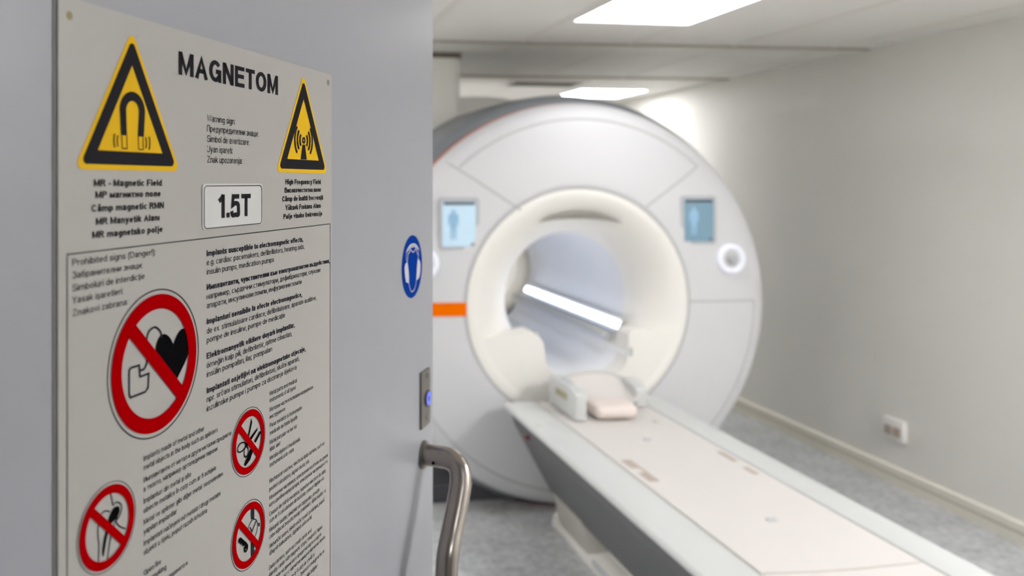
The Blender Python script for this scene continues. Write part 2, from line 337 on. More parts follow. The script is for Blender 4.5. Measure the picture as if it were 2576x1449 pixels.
     'л': lambda: ([[(.1, h), (.9, h), (1.6, 3.0), (1.7, X - h), (5.4 - h, X - h), (5.4 - h, 0)]], 5.4), 'м': lambda: ([V(h, 0, X), V(6.8 - h, 0, X), [(h, X - h * .3), (3.4, h * 1.4), (6.8 - h, X - h * .3)]], 6.8),
     'н': lambda: ([V(h, 0, X), V(5.4 - h, 0, X), Hh(3.8, h, 5.4 - h)], 5.4), 'п': lambda: ([V(h, 0, X), V(5.4 - h, 0, X), Hh(X - h, h, 5.4 - h)], 5.4), 'т': lambda: ([V(2.4, 0, X), Hh(X - h, 0, 4.8)], 4.8),
     'ф': lambda: ([V(4.2, -2.8, C_), E_(2.3, 3.6, 2.3 - h, 3.6 - h, 0, 360), E_(6.1, 3.6, 2.3 - h, 3.6 - h, 0, 360)], 8.4), 'ц': lambda: ([[(h, X), (h, h), (5.8, h), (5.8, -1.8)], V(5.0 - h * .6, 0, X)], 6.2),
     'ч': lambda: ([V(5 - h, 0, X), [(h, X), (h, 4.8)] + S_((h, 4.8), (.9 + h * .5, 3.5), (2.6, 3.1), (5 - h, 3.4))], 5.0), 'ш': lambda: ([V(h, 0, X), V(3.8, 0, X), V(7.6 - h, 0, X), Hh(h, h, 7.6 - h)], 7.6),
     'ъ': lambda: ([Hh(X - h, 0, 2), V(1.8, 0, X), Hh(4.2 - h, 1.8, 4), Hh(h, 1.8, 4), E_(4, 2.1, 2 - h * .6, 2.1 - h, -90, 90)], 6.0), 'ь': lambda: ([V(h, 0, X), Hh(4.2 - h, h, 3), Hh(h, h, 3), E_(3, 2.1, 2 - h * .6, 2.1 - h, -90, 90)], 5.0),
     'я': lambda: ([V(5 - h, 0, X), [(5 - h, X - h), (2.2, X - h)] + E_(2.2, 5.2, 1.9 - h * .5, 2.0 - h, 90, 270) + [(5 - h, 3.2 + h)], [(2.4, 3.4), (h * .6, 0)]], 5.0),
     'ю': lambda: ([V(h, 0, X), E_(5.0, 3.6, 2.8 - h, 3.6 - h, 0, 360), Hh(3.7, h, 2.3)], 7.8),
    }
    return G[ch]()
def text_shape(txt, bold):
    """quads of a line of text, cap height 1; returns verts, faces, width"""
    h = 1.0 if bold else .60; x = 0.; Vv = []; Ff = []
    for ch in txt:
        if ch == ' ': x += 3.1; continue
        st, w = glyph(ch, h)
        for pts in st:
            q = [pts[0]]
            for p in pts[1:]:
                if math.hypot(p[0] - q[-1][0], p[1] - q[-1][1]) > 1e-4: q.append(p)
            closed = len(q) > 3 and math.hypot(q[0][0] - q[-1][0], q[0][1] - q[-1][1]) < 1e-3
            if closed: q = q[:-1]
            k = len(q); o = len(Vv)
            for i, p in enumerate(q):
                ds = []
                if closed or i > 0: a = q[i - 1]; l = math.hypot(p[0] - a[0], p[1] - a[1]); ds.append(((p[0] - a[0]) / l, (p[1] - a[1]) / l))
                if closed or i < k - 1: c = q[(i + 1) % k]; l = math.hypot(c[0] - p[0], c[1] - p[1]); ds.append(((c[0] - p[0]) / l, (c[1] - p[1]) / l))
                nx, ny = -sum(d[1] for d in ds), sum(d[0] for d in ds); l = math.hypot(nx, ny) or 1e-9; nx /= l; ny /= l
                s = h / max(.62, nx * -ds[0][1] + ny * ds[0][0])
                Vv.append(((x + p[0] + nx * s) / 10, (p[1] + ny * s) / 10)); Vv.append(((x + p[0] - nx * s) / 10, (p[1] - ny * s) / 10))
            for i in range(k if closed else k - 1):
                j = (i + 1) % k; Ff.append((o + 2 * i, o + 2 * j, o + 2 * j + 1, o + 2 * i + 1))
        x += w + (.85 if bold else 1.1)
    return Vv, Ff
def text_block(lines, cap_px, n, m, parent, name='text_block'):
    """lines: (text, left px, right px, baseline py at left, bold)"""
    V = []; Fc = []
    for txt, xl, xr, yb, bold in lines:
        P, Q = text_shape(txt, bold); xs = [p[0] for p in P]; a, b = min(xs), max(xs)
        t0, t1 = dt(xl), dt(xr); v0 = dv(xl, yb); cap = cap_px * dz(xl) / F; o = len(V)
        for x, y in P: V.append(D(t0 + (x - a) / (b - a) * (t1 - t0), v0 + y * cap, n))
        Fc += [[o + i for i in f] for f in Q]
    me = bpy.data.meshes.new(name); me.from_pydata(V, [], Fc); me.update()
    return link(name, me, m, parent)

# ================================================================== SETTING
RX, LX, BY, CZ = 3.48, -2.2, 8.6, 2.407          # right wall, left wall, back wall, ceiling
FY0, FY1 = .20, .36                               # wall with the doorway
HX = D(-1.05, 0)[0]                               # hinge line
struct('floor', box(nb(), LX - .15, RX + .15, -2.6, BY + .15, -.1, 0), M['floor'])
struct('ceiling', box(nb(), LX - .15, RX + .15, -2.6, BY + .15, CZ, CZ + .1), M['ceil'])
struct('wall_right', box(nb(), RX, RX + .15, -2.6, BY + .15, 0, CZ), M['wall'])
struct('wall_left', box(nb(), LX - .15, LX, -2.6, BY + .15, 0, CZ), M['wall'])
struct('wall_back', box(nb(), LX, RX, BY, BY + .15, 0, CZ), M['wall'])
struct('wall_corridor', box(nb(), LX - .15, RX + .15, -2.75, -2.6, 0, CZ), M['wall'])
b = nb(); OX0, OX1 = HX - .06, HX + 1.14
box(b, LX, OX0 - .05, FY0, FY1, 0, CZ); box(b, OX1 + .05, RX, FY0, FY1, 0, CZ); box(b, OX0 - .05, OX1 + .05, FY0, FY1, 2.16, CZ)
struct('wall_front', b, M['wall'])
b = nb(); box(b, OX0 - .05, OX0, FY0 - .01, FY1 + .01, 0, 2.16); box(b, OX1, OX1 + .05, FY0 - .01, FY1 + .01, 0, 2.16); box(b, OX0, OX1, FY0 - .01, FY1 + .01, 2.11, 2.16)
struct('trim_3', b, M['jamb'])
# skirting along the right wall with its groove
b = nb(); prism(b, [(RX, 0), (RX - .018, 0), (RX - .018, .046), (RX - .013, .05), (RX - .013, .056), (RX - .018, .06), (RX - .018, .094), (RX - .010, .10), (RX, .10)], lambda x, z: (x, FY1, z), lambda x, z: (x, BY, z))
struct('baseboard_right', b, M['base'])
b = nb(); box(b, RX - .0175, RX - .0125, FY1, BY, .047, .059); struct('trim_4', b, M['baseline'])
struct('baseboard_back', box(nb(), LX, RX - .02, BY - .014, BY, 0, .10), M['base'])
struct('baseboard_left', box(nb(), LX, LX + .014, FY1, BY - .02, 0, .10), M['base'])
# ceiling bars: lines running into the room and the two bands across it
b = nb()
for x in (-1.54, -.94, -.34, .26, .86, 1.46, 2.06, 2.66, 3.26): box(b, x - .012, x + .012, FY1, BY, CZ - .004, CZ + .01)
struct('trim_1', b, M['grid'])
b = nb()
def skew(y, x): return y - .035 * (x - 1.6)        # the two bands are not laid quite square to the wall
def band(b, y0, y1, z0, z1):
    ps = [(LX, skew(y0, LX)), (RX, skew(y0, RX)), (RX, skew(y1, RX)), (LX, skew(y1, LX))]
    prism(b, ps, lambda x, y: (x, y, z0), lambda x, y: (x, y, z1))
band(b, 4.20, 4.34, CZ - .007, CZ + .01); band(b, 5.58, 5.64, CZ - .006, CZ + .01)
struct('trim_2', b, M['grid'])
b = nb(); band(b, 4.165, 4.20, CZ - .009, CZ + .01); band(b, 5.50, 5.575, CZ - .008, CZ + .01)  # dark strips: ceiling seams with their shadow put into the colour
struct('trim_5', b, M['seam_dark'])

# ceiling lights ------------------------------------------------------------
def light(x, y, label, group, m=None, size=.6, tl=None):
    t = thing('ceiling_light', label, 'light', (x, y, CZ), group)
    h = size / 2; b = nb()
    for a in ((-h, h, -h, -h + .014), (-h, h, h - .014, h), (-h, -h + .014, -h + .014, h - .014), (h - .014, h, -h + .014, h - .014)):
        box(b, x + a[0], x + a[1], y + a[2], y + a[3], CZ - .012, CZ - .0005)
    obj('frame', b, M['plast'], t)
    obj('diffuser', box(nb(), x - h + .014, x + h - .014, y - h + .014, y + h - .014, CZ - .009, CZ - .002), m or M['light'], t)
    return t
L0 = light(1.775, 3.27, 'bright square ceiling light panel nearest the camera, above the table', 'square light panels in the ceiling')
def dup(root, loc, label):
    r = root.copy(); C.objects.link(r); r.location = loc; r['label'] = label
    for ch in list(root.children):
        c = ch.copy(); C.objects.link(c); c.parent = r
    return r
def relight(root, key):
    for ch in root.children:
        if ch.name.startswith('diffuser'): ch.data = ch.data.copy(); ch.data.materials[0] = M[key]
relight(dup(L0, (2.94, 6.46, CZ), 'bright square ceiling light panel farther off, just above the top of the scanner'), 'lightfar')
relight(dup(L0, (1.775, 1.47, CZ), 'added unseen square light panel nearer the door, over the foot of the table'), 'fillfoot')  # unseen panel, added to light the near table and the scanner front
for x, y, k_, s in ((-.04, 3.27, 'fillleft', 'left of the scanner, hidden by the open door'), (-.04, 6.46, 'fillrear', 'far left behind the scanner'), (-1.24, 1.47, 'fillwall', 'in the near left corner of the room'), (-1.24, 4.87, 'fillwall', 'by the left wall, hidden by the open door'), (2.94, .72, 'fillright', 'in the near right corner of the room')):
    relight(dup(L0, (x, y, CZ), 'added unseen square light panel ' + s), k_)  # unseen panels added to brighten walls, floor and ceiling
relight(dup(L0, (.9, -1.0, CZ), 'added unseen square light panel in the corridor outside the door'), 'fillcorridor')  # unseen panel added to light the door face
# air vent in the ceiling behind the scanner
vx, vy = 2.22, 5.86
t = thing('air_vent', 'dark slotted air vent in the ceiling behind the scanner top', 'vent', (vx, vy, CZ))
b = nb()
for a in ((-.3, .3, -.18, -.155), (-.3, .3, .155, .18), (-.3, -.275, -.155, .155), (.275, .3, -.155, .155)): box(b, vx + a[0], vx + a[1], vy + a[2], vy + a[3], CZ - .016, CZ - .0005)
obj('frame', b, M['plast'], t); obj('duct_opening', box(nb(), vx - .275, vx + .275, vy - .155, vy + .155, CZ - .004, CZ - .0005), M['black'], t)
for k in range(5): obj('slat', box(nb(), vx - .275, vx + .275, vy - .15 + k * .068, vy - .132 + k * .068, CZ - .013, CZ - .005), M['holed'], t)

# wall outlet ----------------------------------------------------------------
def on_x(px, py, x):
    a = (px - X0) / F; Z = x / (a * cT + sT); return (Z * cT - a * Z * sT, EYE + (Y0 - py) * Z / F)
ya, za = on_x(2284, 1098, RX); yb, zb = on_x(2231, 1056, RX)
yc, zc = (ya + yb) / 2, on_x(2257, 1079, RX)[1]
hw = abs(yb - ya) / 2; hh = .058
t = thing('wall_outlet', 'small white double wall outlet low on the right wall', 'outlet', (RX, yc, zc))
obj('cover', box(nb(), RX - .03, RX, yc - hw, yc + hw, zc - hh, zc + hh, .008), M['plast'], t, smooth=True, auto=40)
for s in (-1, 1):
    b = nb(); box(b, RX - .034, RX - .028, yc + s * hw * .42 - hw * .36, yc + s * hw * .42 + hw * .36, zc - .034, zc + .018, .004)
    obj('socket', b, M['socket'], t, label='beige brown socket face')

# ================================================================== DOOR
t0, t1 = -1.05, dt(1088.5)
b = nb(); TK = .055
prism(b, [(t0, .012), (t1, .012), (t1, 2.095), (t0, 2.095)], lambda t, v: D(t, v, 0), lambda t, v: D(t, v, -TK))
bmesh.ops.recalc_face_normals(b, faces=b.faces[:])
door = struct('door_1', b, M['door'], loc=D(t0, 0, 0), label='grey lacquered door leaf standing open at the left')
for z in (.3, 1.05, 1.8): obj('hinge', tube(nb(), [D(t0 - .008, z - .05, -.02), D(t0 - .008, z + .05, -.02)], .009, 14), M['steeld'], door, smooth=True, auto=40)
# cranked pull handle
tz = dt(1064); hz = dv(1064, 1143)
top = [(tz, 0, 0), (tz, .025, 0), (tz - .001, .045, -.001), (tz - .005, .060, -.010), (tz - .014, .066, -.028), (tz - .032, .066, -.056), (tz - .054, .064, -.088), (tz - .075, .063, -.118), (tz - .083, .063, -.150), (tz - .084, .063, -.20)]
mid = hz - .30
pts = [D(t, hz + z, n) for t, n, z in top] + [D(t, 2 * mid - (hz + z), n) for t, n, z in reversed(top)]
hd = obj('door_handle', tube(nb(), spline(pts, 8), .0168, 32), M['steel'], door, smooth=True, auto=50, label='brushed steel cranked pull handle')
for zz in (hz, 2 * mid - hz):
    b = nb(); tube(b, [D(tz, zz, -.0005), D(tz, zz, .0035)], .0222, 36); tube(b, [D(tz, zz, .003), D(tz, zz, .0055)], .0200, 36)
    obj('rosette', b, M['steeld'], hd, smooth=True, auto=40)
    ps = D(tz - .0155, zz - .006, .022); pe = D(tz - .0170, zz - .0066, .022)
    obj('set_screw', tube(nb(), [ps, pe], .0026, 12), M['inkb'], hd, smooth=True, auto=40)
# button plate beside the edge of the leaf
pl, pr = dt(1055.5), dt(1077); vt, vb = dv(1066, 931), dv(1066, 1072)
b = nb(); o = rrect(pl, pr, vb, vt, .001)
prism(b, o, lambda t, v: D(t, v, .0002), lambda t, v: D(t, v, .0035))
plate = obj('button_plate', b, M['steeld'], door, label='steel plate with a lit blue push button')
bc = (dt(1069.5), dv(1069.5, 1001)); BR = .0105
b = nb(); tube(b, [D(bc[0], bc[1], .003), D(bc[0], bc[1], .0062)], BR + .003, 32); obj('button_collar', b, M['steel'], plate, smooth=True, auto=40)
b = nb(); ring_band(b, circ(bc, BR, 48), circ(bc, BR * .5, 48), .0066); obj('light_ring', b, M['bluel'], plate, label='glowing blue ring')
b = nb(); tube(b, [D(bc[0], bc[1], .006), D(bc[0], bc[1], .0068)], BR * .5, 24); obj('push_button', b, M['steel'], plate, smooth=True, auto=40)
for py in (947, 1052):
    v = dv(1066, py); tcn = dt(1069)
    b = nb(); tube(b, [D(tcn, v, .003), D(tcn, v, .0042)], .0042, 16); obj('screw', b, M['steel'], plate, smooth=True, auto=40)

# ================================================================== SAFETY SIGN
S0, S1 = dt(140), dt(830)
SV1 = dv(600, 121); SV0 = SV1 - .78
N1 = .0022                                           # face of the sign plate
sign = thing('safety_sign', 'large pale warning sign with pictograms and text in five languages on the grey door', 'sign', D(S0, SV0, 0))
b = nb(); prism(b, rrect(S0, S1, SV0, SV1, .003), lambda t, v: D(t, v, .0001), lambda t, v: D(t, v, N1)); obj('sign_plate', b, M['sign'], sign)
b = nb(); prism(b, rrect(S0 - .0030, S0 - .0004, SV0, SV1, .0008), lambda t, v: D(t, v, .0001), lambda t, v: D(t, v, .0008)); obj('edge_shadow', b, M['holed'], sign, label='shadow along the left edge, painted as a dark line')  # dark strip in place of the shadow at the plate's edge
for px, py, m, r in ((168, 40, 'hole', .0030), (821, 208, 'holed', .0036)):
    c_ = dp(px, py); obj('mounting_hole', flat(nb(), circ(c_, r, 24), N1 + .0002), M[m], sign)
a = N1 + .0003
# frame line of the lower panel
fv = dv(502, 600.5); b = nb()
stroke(b, [(dt(162), SV0 + .02), (dt(162), fv), (dt(826), fv), (dt(826), SV0 + .02)], .0009, a); obj('panel_outline', b, M['ink'], sign)
text_block([('MAGNETOM', 443, 694, 187.5, True)], 59, a, M['ink'], sign)
text_block([('Warning sign:', 515, 586, 305, False), ('Предупредителни знаци:', 515, 644, 331, False), ('Simbol de avertizare:', 515, 622, 357, False), ('Uyan işareti:', 515, 580, 383, False), ('Znak upozorenja:', 515, 604, 409, False)], 17, a, M['inkt'], sign)
text_block([('MR - Magnetic Field', 229, 401, 469, True), ('МР магнитно поле', 233, 398, 499, True), ('Câmp magnetic RMN', 223, 406, 533, True), ('MR Manyetik Alanı', 234, 395, 566, True), ('MR magnetsko polje', 225, 403, 600, True)], 18, a, M['ink'], sign)
text_block([('High Frequency Field', 713, 802, 464, True), ('Високочестотно поле', 711, 803, 485, True), ('Câmp de înaltă frecvenţă', 705, 808, 507, True), ('Yüksek Frekans Alanı', 713, 802, 529, True), ('Polje visoke frekvencije', 708, 806, 551.5, True)], 13.2, a, M['ink'], sign)
text_block([('Prohibited signs (Danger!):', 174.7, 385, 669, False), ('Забранителни знаци:', 174.7, 352, 701, False), ('Simboluri de interdicţie', 174.7, 357.5, 733, False), ('Yasak işaretleri:', 174.7, 303, 764, False), ('Znakovi zabrana:', 174.7, 315, 796, False)], 17.5, a, M['inkt'], sign)
IM = [('Implants susceptible to electromagnetic effects,', 757.6, 644.6, 1), ('e.g. cardiac pacemakers, defibrillators, hearing aids,', 761, 667.5, 0), ('insulin pumps, medication pumps', 684, 691, 0),
      ('Имплантанти, чувствителни към електромагнитни въздействия,', 824.6, 729.7, 1), ('например, сърдечни стимулатори, дефибрилатори, слухови', 801, 753, 0), ('апарати, инсулинови помпи, инфузионни помпи', 754, 776, 0),
      ('Implanturi sensibile la efecte electromagnetice,', 755, 816, 1), ('de ex. stimulatoare cardiace, defibrilatoare, aparate auditive,', 791, 840, 0), ('pompe de insuline, pompe de medicaţie', 712, 863, 0),
      ('Elektromanyetik etkilere duyarlı implantlar,', 736.5, 903, 1), ('örneğin kalp pili, defibrilatör, işitme cihazları,', 729, 926, 0), ('insülin pompaları, ilaç pompaları', 679, 949, 0),
      ('Implantati osjetljivi na elektromagnetske utjecaje,', 763.6, 989.8, 1), ('npr. srčani stimulatori, defibrilatori, slušni aparati,', 747.7, 1012, 0), ('inzulinske pumpe i pumpe za doziranje lijekova', 741, 1035, 0)]
for k in range(5): text_block([(s, 514.2, xr, y, bool(bo)) for s, xr, y, bo in IM[3 * k:3 * k + 3]], 15.2, a, M['inkt'], sign)
def blocks(left, cap, rows):
    for g in rows: text_block([(s, left, xr, y, False) for s, xr, y in g], cap, a, M['inkt'], sign)
blocks(673.5, 11.4, [[('Metal parts and medical', 741.7, 995), ('instruments of all types', 738.8, 1012)], [('Метални части и всякакви медицински', 782.5, 1036), ('инструменти', 712, 1053.7)],
    [('Piese metalice şi instrumente', 754.6, 1076), ('medicale de toate tipurile', 743, 1094.5)], [('Metal parçalar ve her tür', 742, 1117.8), ('tıbbi  alet', 700, 1135.7)], [('Metalni dijelovi i medicinski', 750, 1158), ('instrumenti svih vrsta', 734, 1175)]])
blocks(672.5, 11.4, [[('Mechanical watches, electrical data carriers, such as', 811, 1216), ('pocket calculators, digital clocks, etc.', 774, 1236)], [('Механични часовници, електронни носители на данни', 819.7, 1257.8), ('като джобни калкулатори, електронни часовници и т.н.', 819.7, 1275)],
    [('Ceasuri de mână mecanice, suporturi electrice de date,', 815, 1298.5), ('cum ar fi calculatoare de buzunar, ceasuri digitale etc.', 811.7, 1316)], [('Mekanik saatler, elektrikli veri taşıyıcıları, örneğin', 799, 1339), ('cebe sığacak boyutta hesap makineleri, dijital saatler vs.', 815.7, 1356)],
    [('Mehanički satovi, elektronički nosači podataka, poput', 811, 1379.6), ('džepnih kalkulatora, digitalnih satova itd.', 780, 1397)]])
blocks(671.6, 11.4, [[('Data carriers, such as credit cards and', 778.5, 1434), ('identity cards with magnetic strips, magnetic tapes', 806, 1452)], [('Носители на данни като кредитни карти и карти', 803, 1471), ('за идентичност с магнитни ивици и магнитни ленти', 812.6, 1489)],
    [('Suporturi de date cum ar fi cărţi de credit şi', 786, 1510), ('cartele magnetice, benzi magnetice', 811, 1528)], [('Kredi kartları ve kimlik kartları gibi bilgiler', 794, 1550)]])
blocks(355, 14.4, [[('Implants made of metal and other', 508, 1159.6), ('metal objects in the body such as splinters', 542, 1183)], [('Имплантанти от метал и други метални предмети', 576, 1214), ('в тялото, например ортопедични пирони', 541, 1237)],
    [('Implanturi din metal şi alte', 475, 1267), ('obiecte metalice în corp cum ar fi schijele', 538, 1290.7)], [('Metal ve splinter gibi diğer metal  nesnelerden', 555, 1320), ('yapılan implantlar', 438.6, 1344)],
    [('Implantati načinjeni od metala i drugi metalni', 548.6, 1373), ('objekti u tijelu, poput raznih krhotina', 515, 1396)], [('Open fire', 399, 1448), ('No smoking', 412, 1472)], [('Забранени са пушенето и', 465.5, 1503), ('откритият огън', 440, 1526)]])
# 1.5T plate
q = rrect(dt(502), dt(653), dv(502, 578), dv(502, 462.5), .0035)
b = nb(); prism(b, q, lambda t, v: D(t, v, N1 + .0001), lambda t, v: D(t, v, N1 + .0010)); fp = obj('field_strength_plate', b, M['plate'], sign, label='white plate reading 1.5T')
b = nb(); stroke(b, rrect(dt(505.7), dt(651), dv(505.7, 575.5), dv(505.7, 468), .0040), .0008, N1 + .0013, True); obj('plate_outline', b, M['ink'], fp)
text_block([('1.5T', 540.5, 623, 549, True)], 59.5, N1 + .0013, M['ink'], fp, 'plate_lettering')
# --- warning triangles
def wtri(name, xl, xr, vb, label):
    cx = (dt(xl) + dt(xr)) / 2; s = (dt(xr) - dt(xl)) * 1.018; r = s * .035
    b = nb(); flat(b, rtri(cx, vb, s * 1.035, 0, r * 1.15), a); y = obj('warning_triangle', b, M['yellow'], sign, label=label)
    s2 = s * .93; vb2 = vb + s * .033
    b = nb(); ring_band(b, rtri(cx, vb2, s2, 0, s * .03), rtri(cx, vb2, s2, s * .085, s * .002), a + .0003); obj('triangle_border', b, M['ink'], y)
    return y, cx, vb, s
ty, cx, vb, s = wtri('w', 187, 441, dv(187, 426), 'yellow triangle with a horseshoe magnet')
# horseshoe magnet (measured against the triangle)
AA = a + .0006; tl, tr = dt(293.6), dt(357); il, ir = dt(308.6), dt(341.8); mc = (tl + tr) / 2; ic = (il + ir) / 2
vtop = dv(325, 231); vleg = dv(325, 342); vend = dv(325, 375)
ro = (tr - tl) / 2; ri = (ir - il) / 2; vc = vtop - ro
outer = [(tl + .0015, vleg)] + [(mc + ro * math.cos(PI - PI * i / 24), vc + ro * math.sin(PI - PI * i / 24)) for i in range(25)] + [(tr - .0015, vleg)]
inner = [(il + .0012, vleg)] + [(mc + ri * math.cos(PI - PI * i / 24), vc + ri * math.sin(PI - PI * i / 24)) for i in range(25)] + [(ir - .0012, vleg)]
b = nb(); A_ = [b.verts.new(D(t, v, AA)) for t, v in outer]; B_ = [b.verts.new(D(t, v, AA)) for t, v in inner]
for i in range(len(A_) - 1): b.faces.new((A_[i], A_[i + 1], B_[i + 1], B_[i]))
obj('magnet', b, M['ink'], ty)
b = nb(); pw = (ro - ri)
for x0_, sg in ((tl + .0018, 1), (tr - .0018 - pw + .0004, 1)):
    stroke(b, [(x0_ + .0004, vleg), (x0_ + .0010, vend), (x0_ + pw - .0006, vend), (x0_ + pw - .001, vleg)], .0008, AA)
obj('magnet_pole', b, M['ink'], ty)
b = nb(); vm = dv(325, 357); hv = .0085
for px_, sg in ((278.5, -1), (287, -1), (361, 1), (369.5, 1)):
    tt = dt(px_); hh_ = hv * (.60 if px_ in (278.5, 369.5) else .48)
    b = nb(); stroke(b, [(tt - sg * .0010 * (abs(k / 4 - 1)) ** 2, vm + hh_ * (k / 4 - 1)) for k in range(9)], .0011, AA); obj('vibration_mark', b, M['ink'], ty)
# radio antenna
ty, cx, vb, s = wtri('w', 692.5, 816.5, dv(692.5, 433.5), 'yellow triangle with a radiating antenna')
ac = (cx, dv(757, 353)); b = nb(); k_ = s / .124
ring_band(b, circ(ac, s * .030, 32), circ(ac, s * .014, 32), AA)
for R_ in (.075, .125, .175):
    for c0 in (0, PI):
        stroke(b, circ(ac, s * R_, 22, c0 - .72, c0 + .72), s * .024, AA)
obj('radio_waves', b, M['ink'], ty)
vm0 = dv(757, 364); vm1 = dv(757, 401)
b = nb(); flat(b, [(cx - s * .022, vm0), (cx + s * .022, vm0), (cx + s * .058, vm1), (cx - s * .058, vm1)], AA); obj('antenna_mast', b, M['ink'], ty)
# --- prohibition circles
def proh(px, py, rpx, label):
    c_ = dp(px, py); r = rpx * dz(px) / F
    b = nb(); ring_band(b, circ(c_, r * 1.075), circ(c_, r * 1.055), a); 
    o = obj('prohibition_outline', b, M['inkt'], sign)
    b = nb(); ring_band(b, circ(c_, r), circ(c_, r * .785), a + .0005)
    pr_ = obj('prohibition_circle', b, M['red'], sign, label=label)
    w = r * .105; ri_ = r * .80; d = math.sqrt(.5)
    q = [(-ri_, w), (ri_, w), (ri_, -w), (-ri_, -w)]
    b = nb(); flat(b, [(c_[0] + (x * d + y * d), c_[1] + (-x * d + y * d)) for x, y in q], a + .0007); obj('slash', b, M['red'], pr_)
    return pr_, c_, r
# 1) pacemaker
pc, c_, r = proh(388, 912, 172, 'red prohibition circle over a heart with a pacemaker')
# heart: a proper outline
hx_ = (dt(384) + dt(472)) / 2; hwid = (dt(472) - dt(384)) / 2; vtop = dv(428, 833); vbot = dv(428, 976)
def heart(n=60):
    o = []
    for i in range(n):
        t = 2 * PI * i / n; x = 16 * math.copysign(abs(math.sin(t)) ** 2.3, math.sin(t)); y = 13 * math.cos(t) - 5 * math.cos(2 * t) - 2 * math.cos(3 * t) - math.cos(4 * t)
        o.append((hx_ + hwid * x / 16, vbot + (vtop - vbot) * (y + 17) / 28.9))
    return o
b = nb(); flat(b, heart(), a + .0002); obj('heart', b, M['inkb'], pc)
def c2(ox, oy, sc, pts): return [dp(120 + x / sc + ox * 0, 580 + y / sc) for x, y in pts]
S2 = 3.0189
b = nb(); w_ = .0017
stroke(b, sm2(c2(0, 0, S2, [(845, 815), (835, 765), (795, 732), (752, 760), (733, 815), (733, 900), (733, 990), (715, 1045), (680, 1062)])), w_, a + .0003)
obj('lead_wire', b, M['inkt'], pc)
b = nb(); stroke(b, c2(0, 0, S2, [(675, 1020), (612, 1040), (598, 1062), (598, 1240), (606, 1266), (720, 1222), (742, 1190), (747, 1082), (680, 1108)]), w_, a + .0003, True); obj('pulse_generator', b, M['inkt'], pc)
# 2) hip implant; crop at (120,1000) scale 3.227
S3 = 3.227
def c3(pts): return [dp(120 + x / S3, 1000 + y / S3) for x, y in pts]
pc, c_, r = proh(264, 1324, 102.4, 'red prohibition circle over a hip implant')
b = nb(); flat(b, sm2(c3([(553, 880), (560, 920), (535, 975), (500, 1010), (472, 1060), (455, 1140), (440, 1230), (426, 1290), (420, 1240), (432, 1150), (448, 1080), (465, 1000), (490, 930), (520, 885)]), 4, True), a + .0003); obj('hip_stem', b, M['inkb'], pc)
b = nb(); w_ = .0010
for ln in ([(487, 770), (500, 830), (505, 870)], [(505, 870), (535, 845), (570, 860), (577, 900), (560, 960), (535, 1000), (560, 1040), (610, 1060)], [(460, 1320), (475, 1220), (490, 1120), (520, 1020), (545, 960)], [(390, 1325), (393, 1200), (385, 1090), (395, 990), (420, 930), (455, 915), (480, 925)]):
    stroke(b, sm2(c3(ln)), w_, a + .0002)
obj('bone_outline', b, M['inkt'], pc)
# 3) scissors and knife
pc, c_, r = proh(620, 1110, 79, 'red prohibition circle over scissors and a scalpel')
b = nb()
flat(b, c3([(1635, 163), (1640, 200), (1612, 330), (1596, 400), (1586, 400), (1604, 320)]), a + .0003); flat(b, c3([(1688, 238), (1680, 265), (1600, 395), (1580, 385), (1640, 300)]), a + .00033)
stroke(b, sm2(c3([(1590, 385), (1575, 362), (1545, 370), (1522, 410), (1530, 440), (1560, 430)]), 6, True), .0013, a + .00036)
stroke(b, sm2(c3([(1592, 395), (1578, 420), (1576, 465), (1590, 480), (1606, 450), (1606, 410)]), 6, True), .0013, a + .00039)
obj('scissors', b, M['inkb'], pc)
b = nb(); flat(b, c3([(1640, 410), (1645, 440), (1625, 500), (1585, 555), (1575, 540), (1600, 480), (1622, 420)]), a + .0003); flat(b, c3([(1708, 270), (1714, 280), (1668, 365), (1658, 350), (1700, 275)]), a + .0003); obj('scalpel', b, M['inkb'], pc)
# 4) watch and key
pc, c_, r = proh(620, 1344, 78.5, 'red prohibition circle over a wristwatch and a key')
wc = dp(120 + 1645 / S3, 1000 + 1068 / S3); wr = 83 / S3 * dz(630) / F
b = nb()
for y0_, y1_ in ((893, 985), (1165, 1285)):
    flat(b, [dp(120 + 1632 / S3, 1000 + y0_ / S3), dp(120 + 1658 / S3, 1000 + y0_ / S3), dp(120 + 1658 / S3, 1000 + y1_ / S3), dp(120 + 1632 / S3, 1000 + y1_ / S3)], a + .0002)
obj('watch_strap', b, M['ink'], pc)
b = nb(); ring_band(b, circ(wc, wr, 48), circ(wc, wr * .9, 48), a + .0003); stroke(b, c3([(1623, 1050), (1640, 1085), (1672, 1000)]), .0014, a + .0003); flat(b, c3([(1692, 1015), (1702, 1010), (1702, 1040), (1692, 1045)]), a + .0003)
obj('watch_face', b, M['inkt'], pc)
kc = dp(120 + 1590 / S3, 1000 + 1218 / S3); kr = 34 / S3 * dz(612) / F
b = nb(); ring_band(b, circ(kc, kr, 32), circ((kc[0], kc[1] - kr * .35), kr * .28, 32), a + .0003)
flat(b, c3([(1578, 1195), (1600, 1178), (1545, 1130), (1528, 1150), (1530, 1185), (1540, 1170), (1546, 1195), (1556, 1178), (1562, 1205)]), a + .00035)
obj('key', b, M['inkb'], pc)

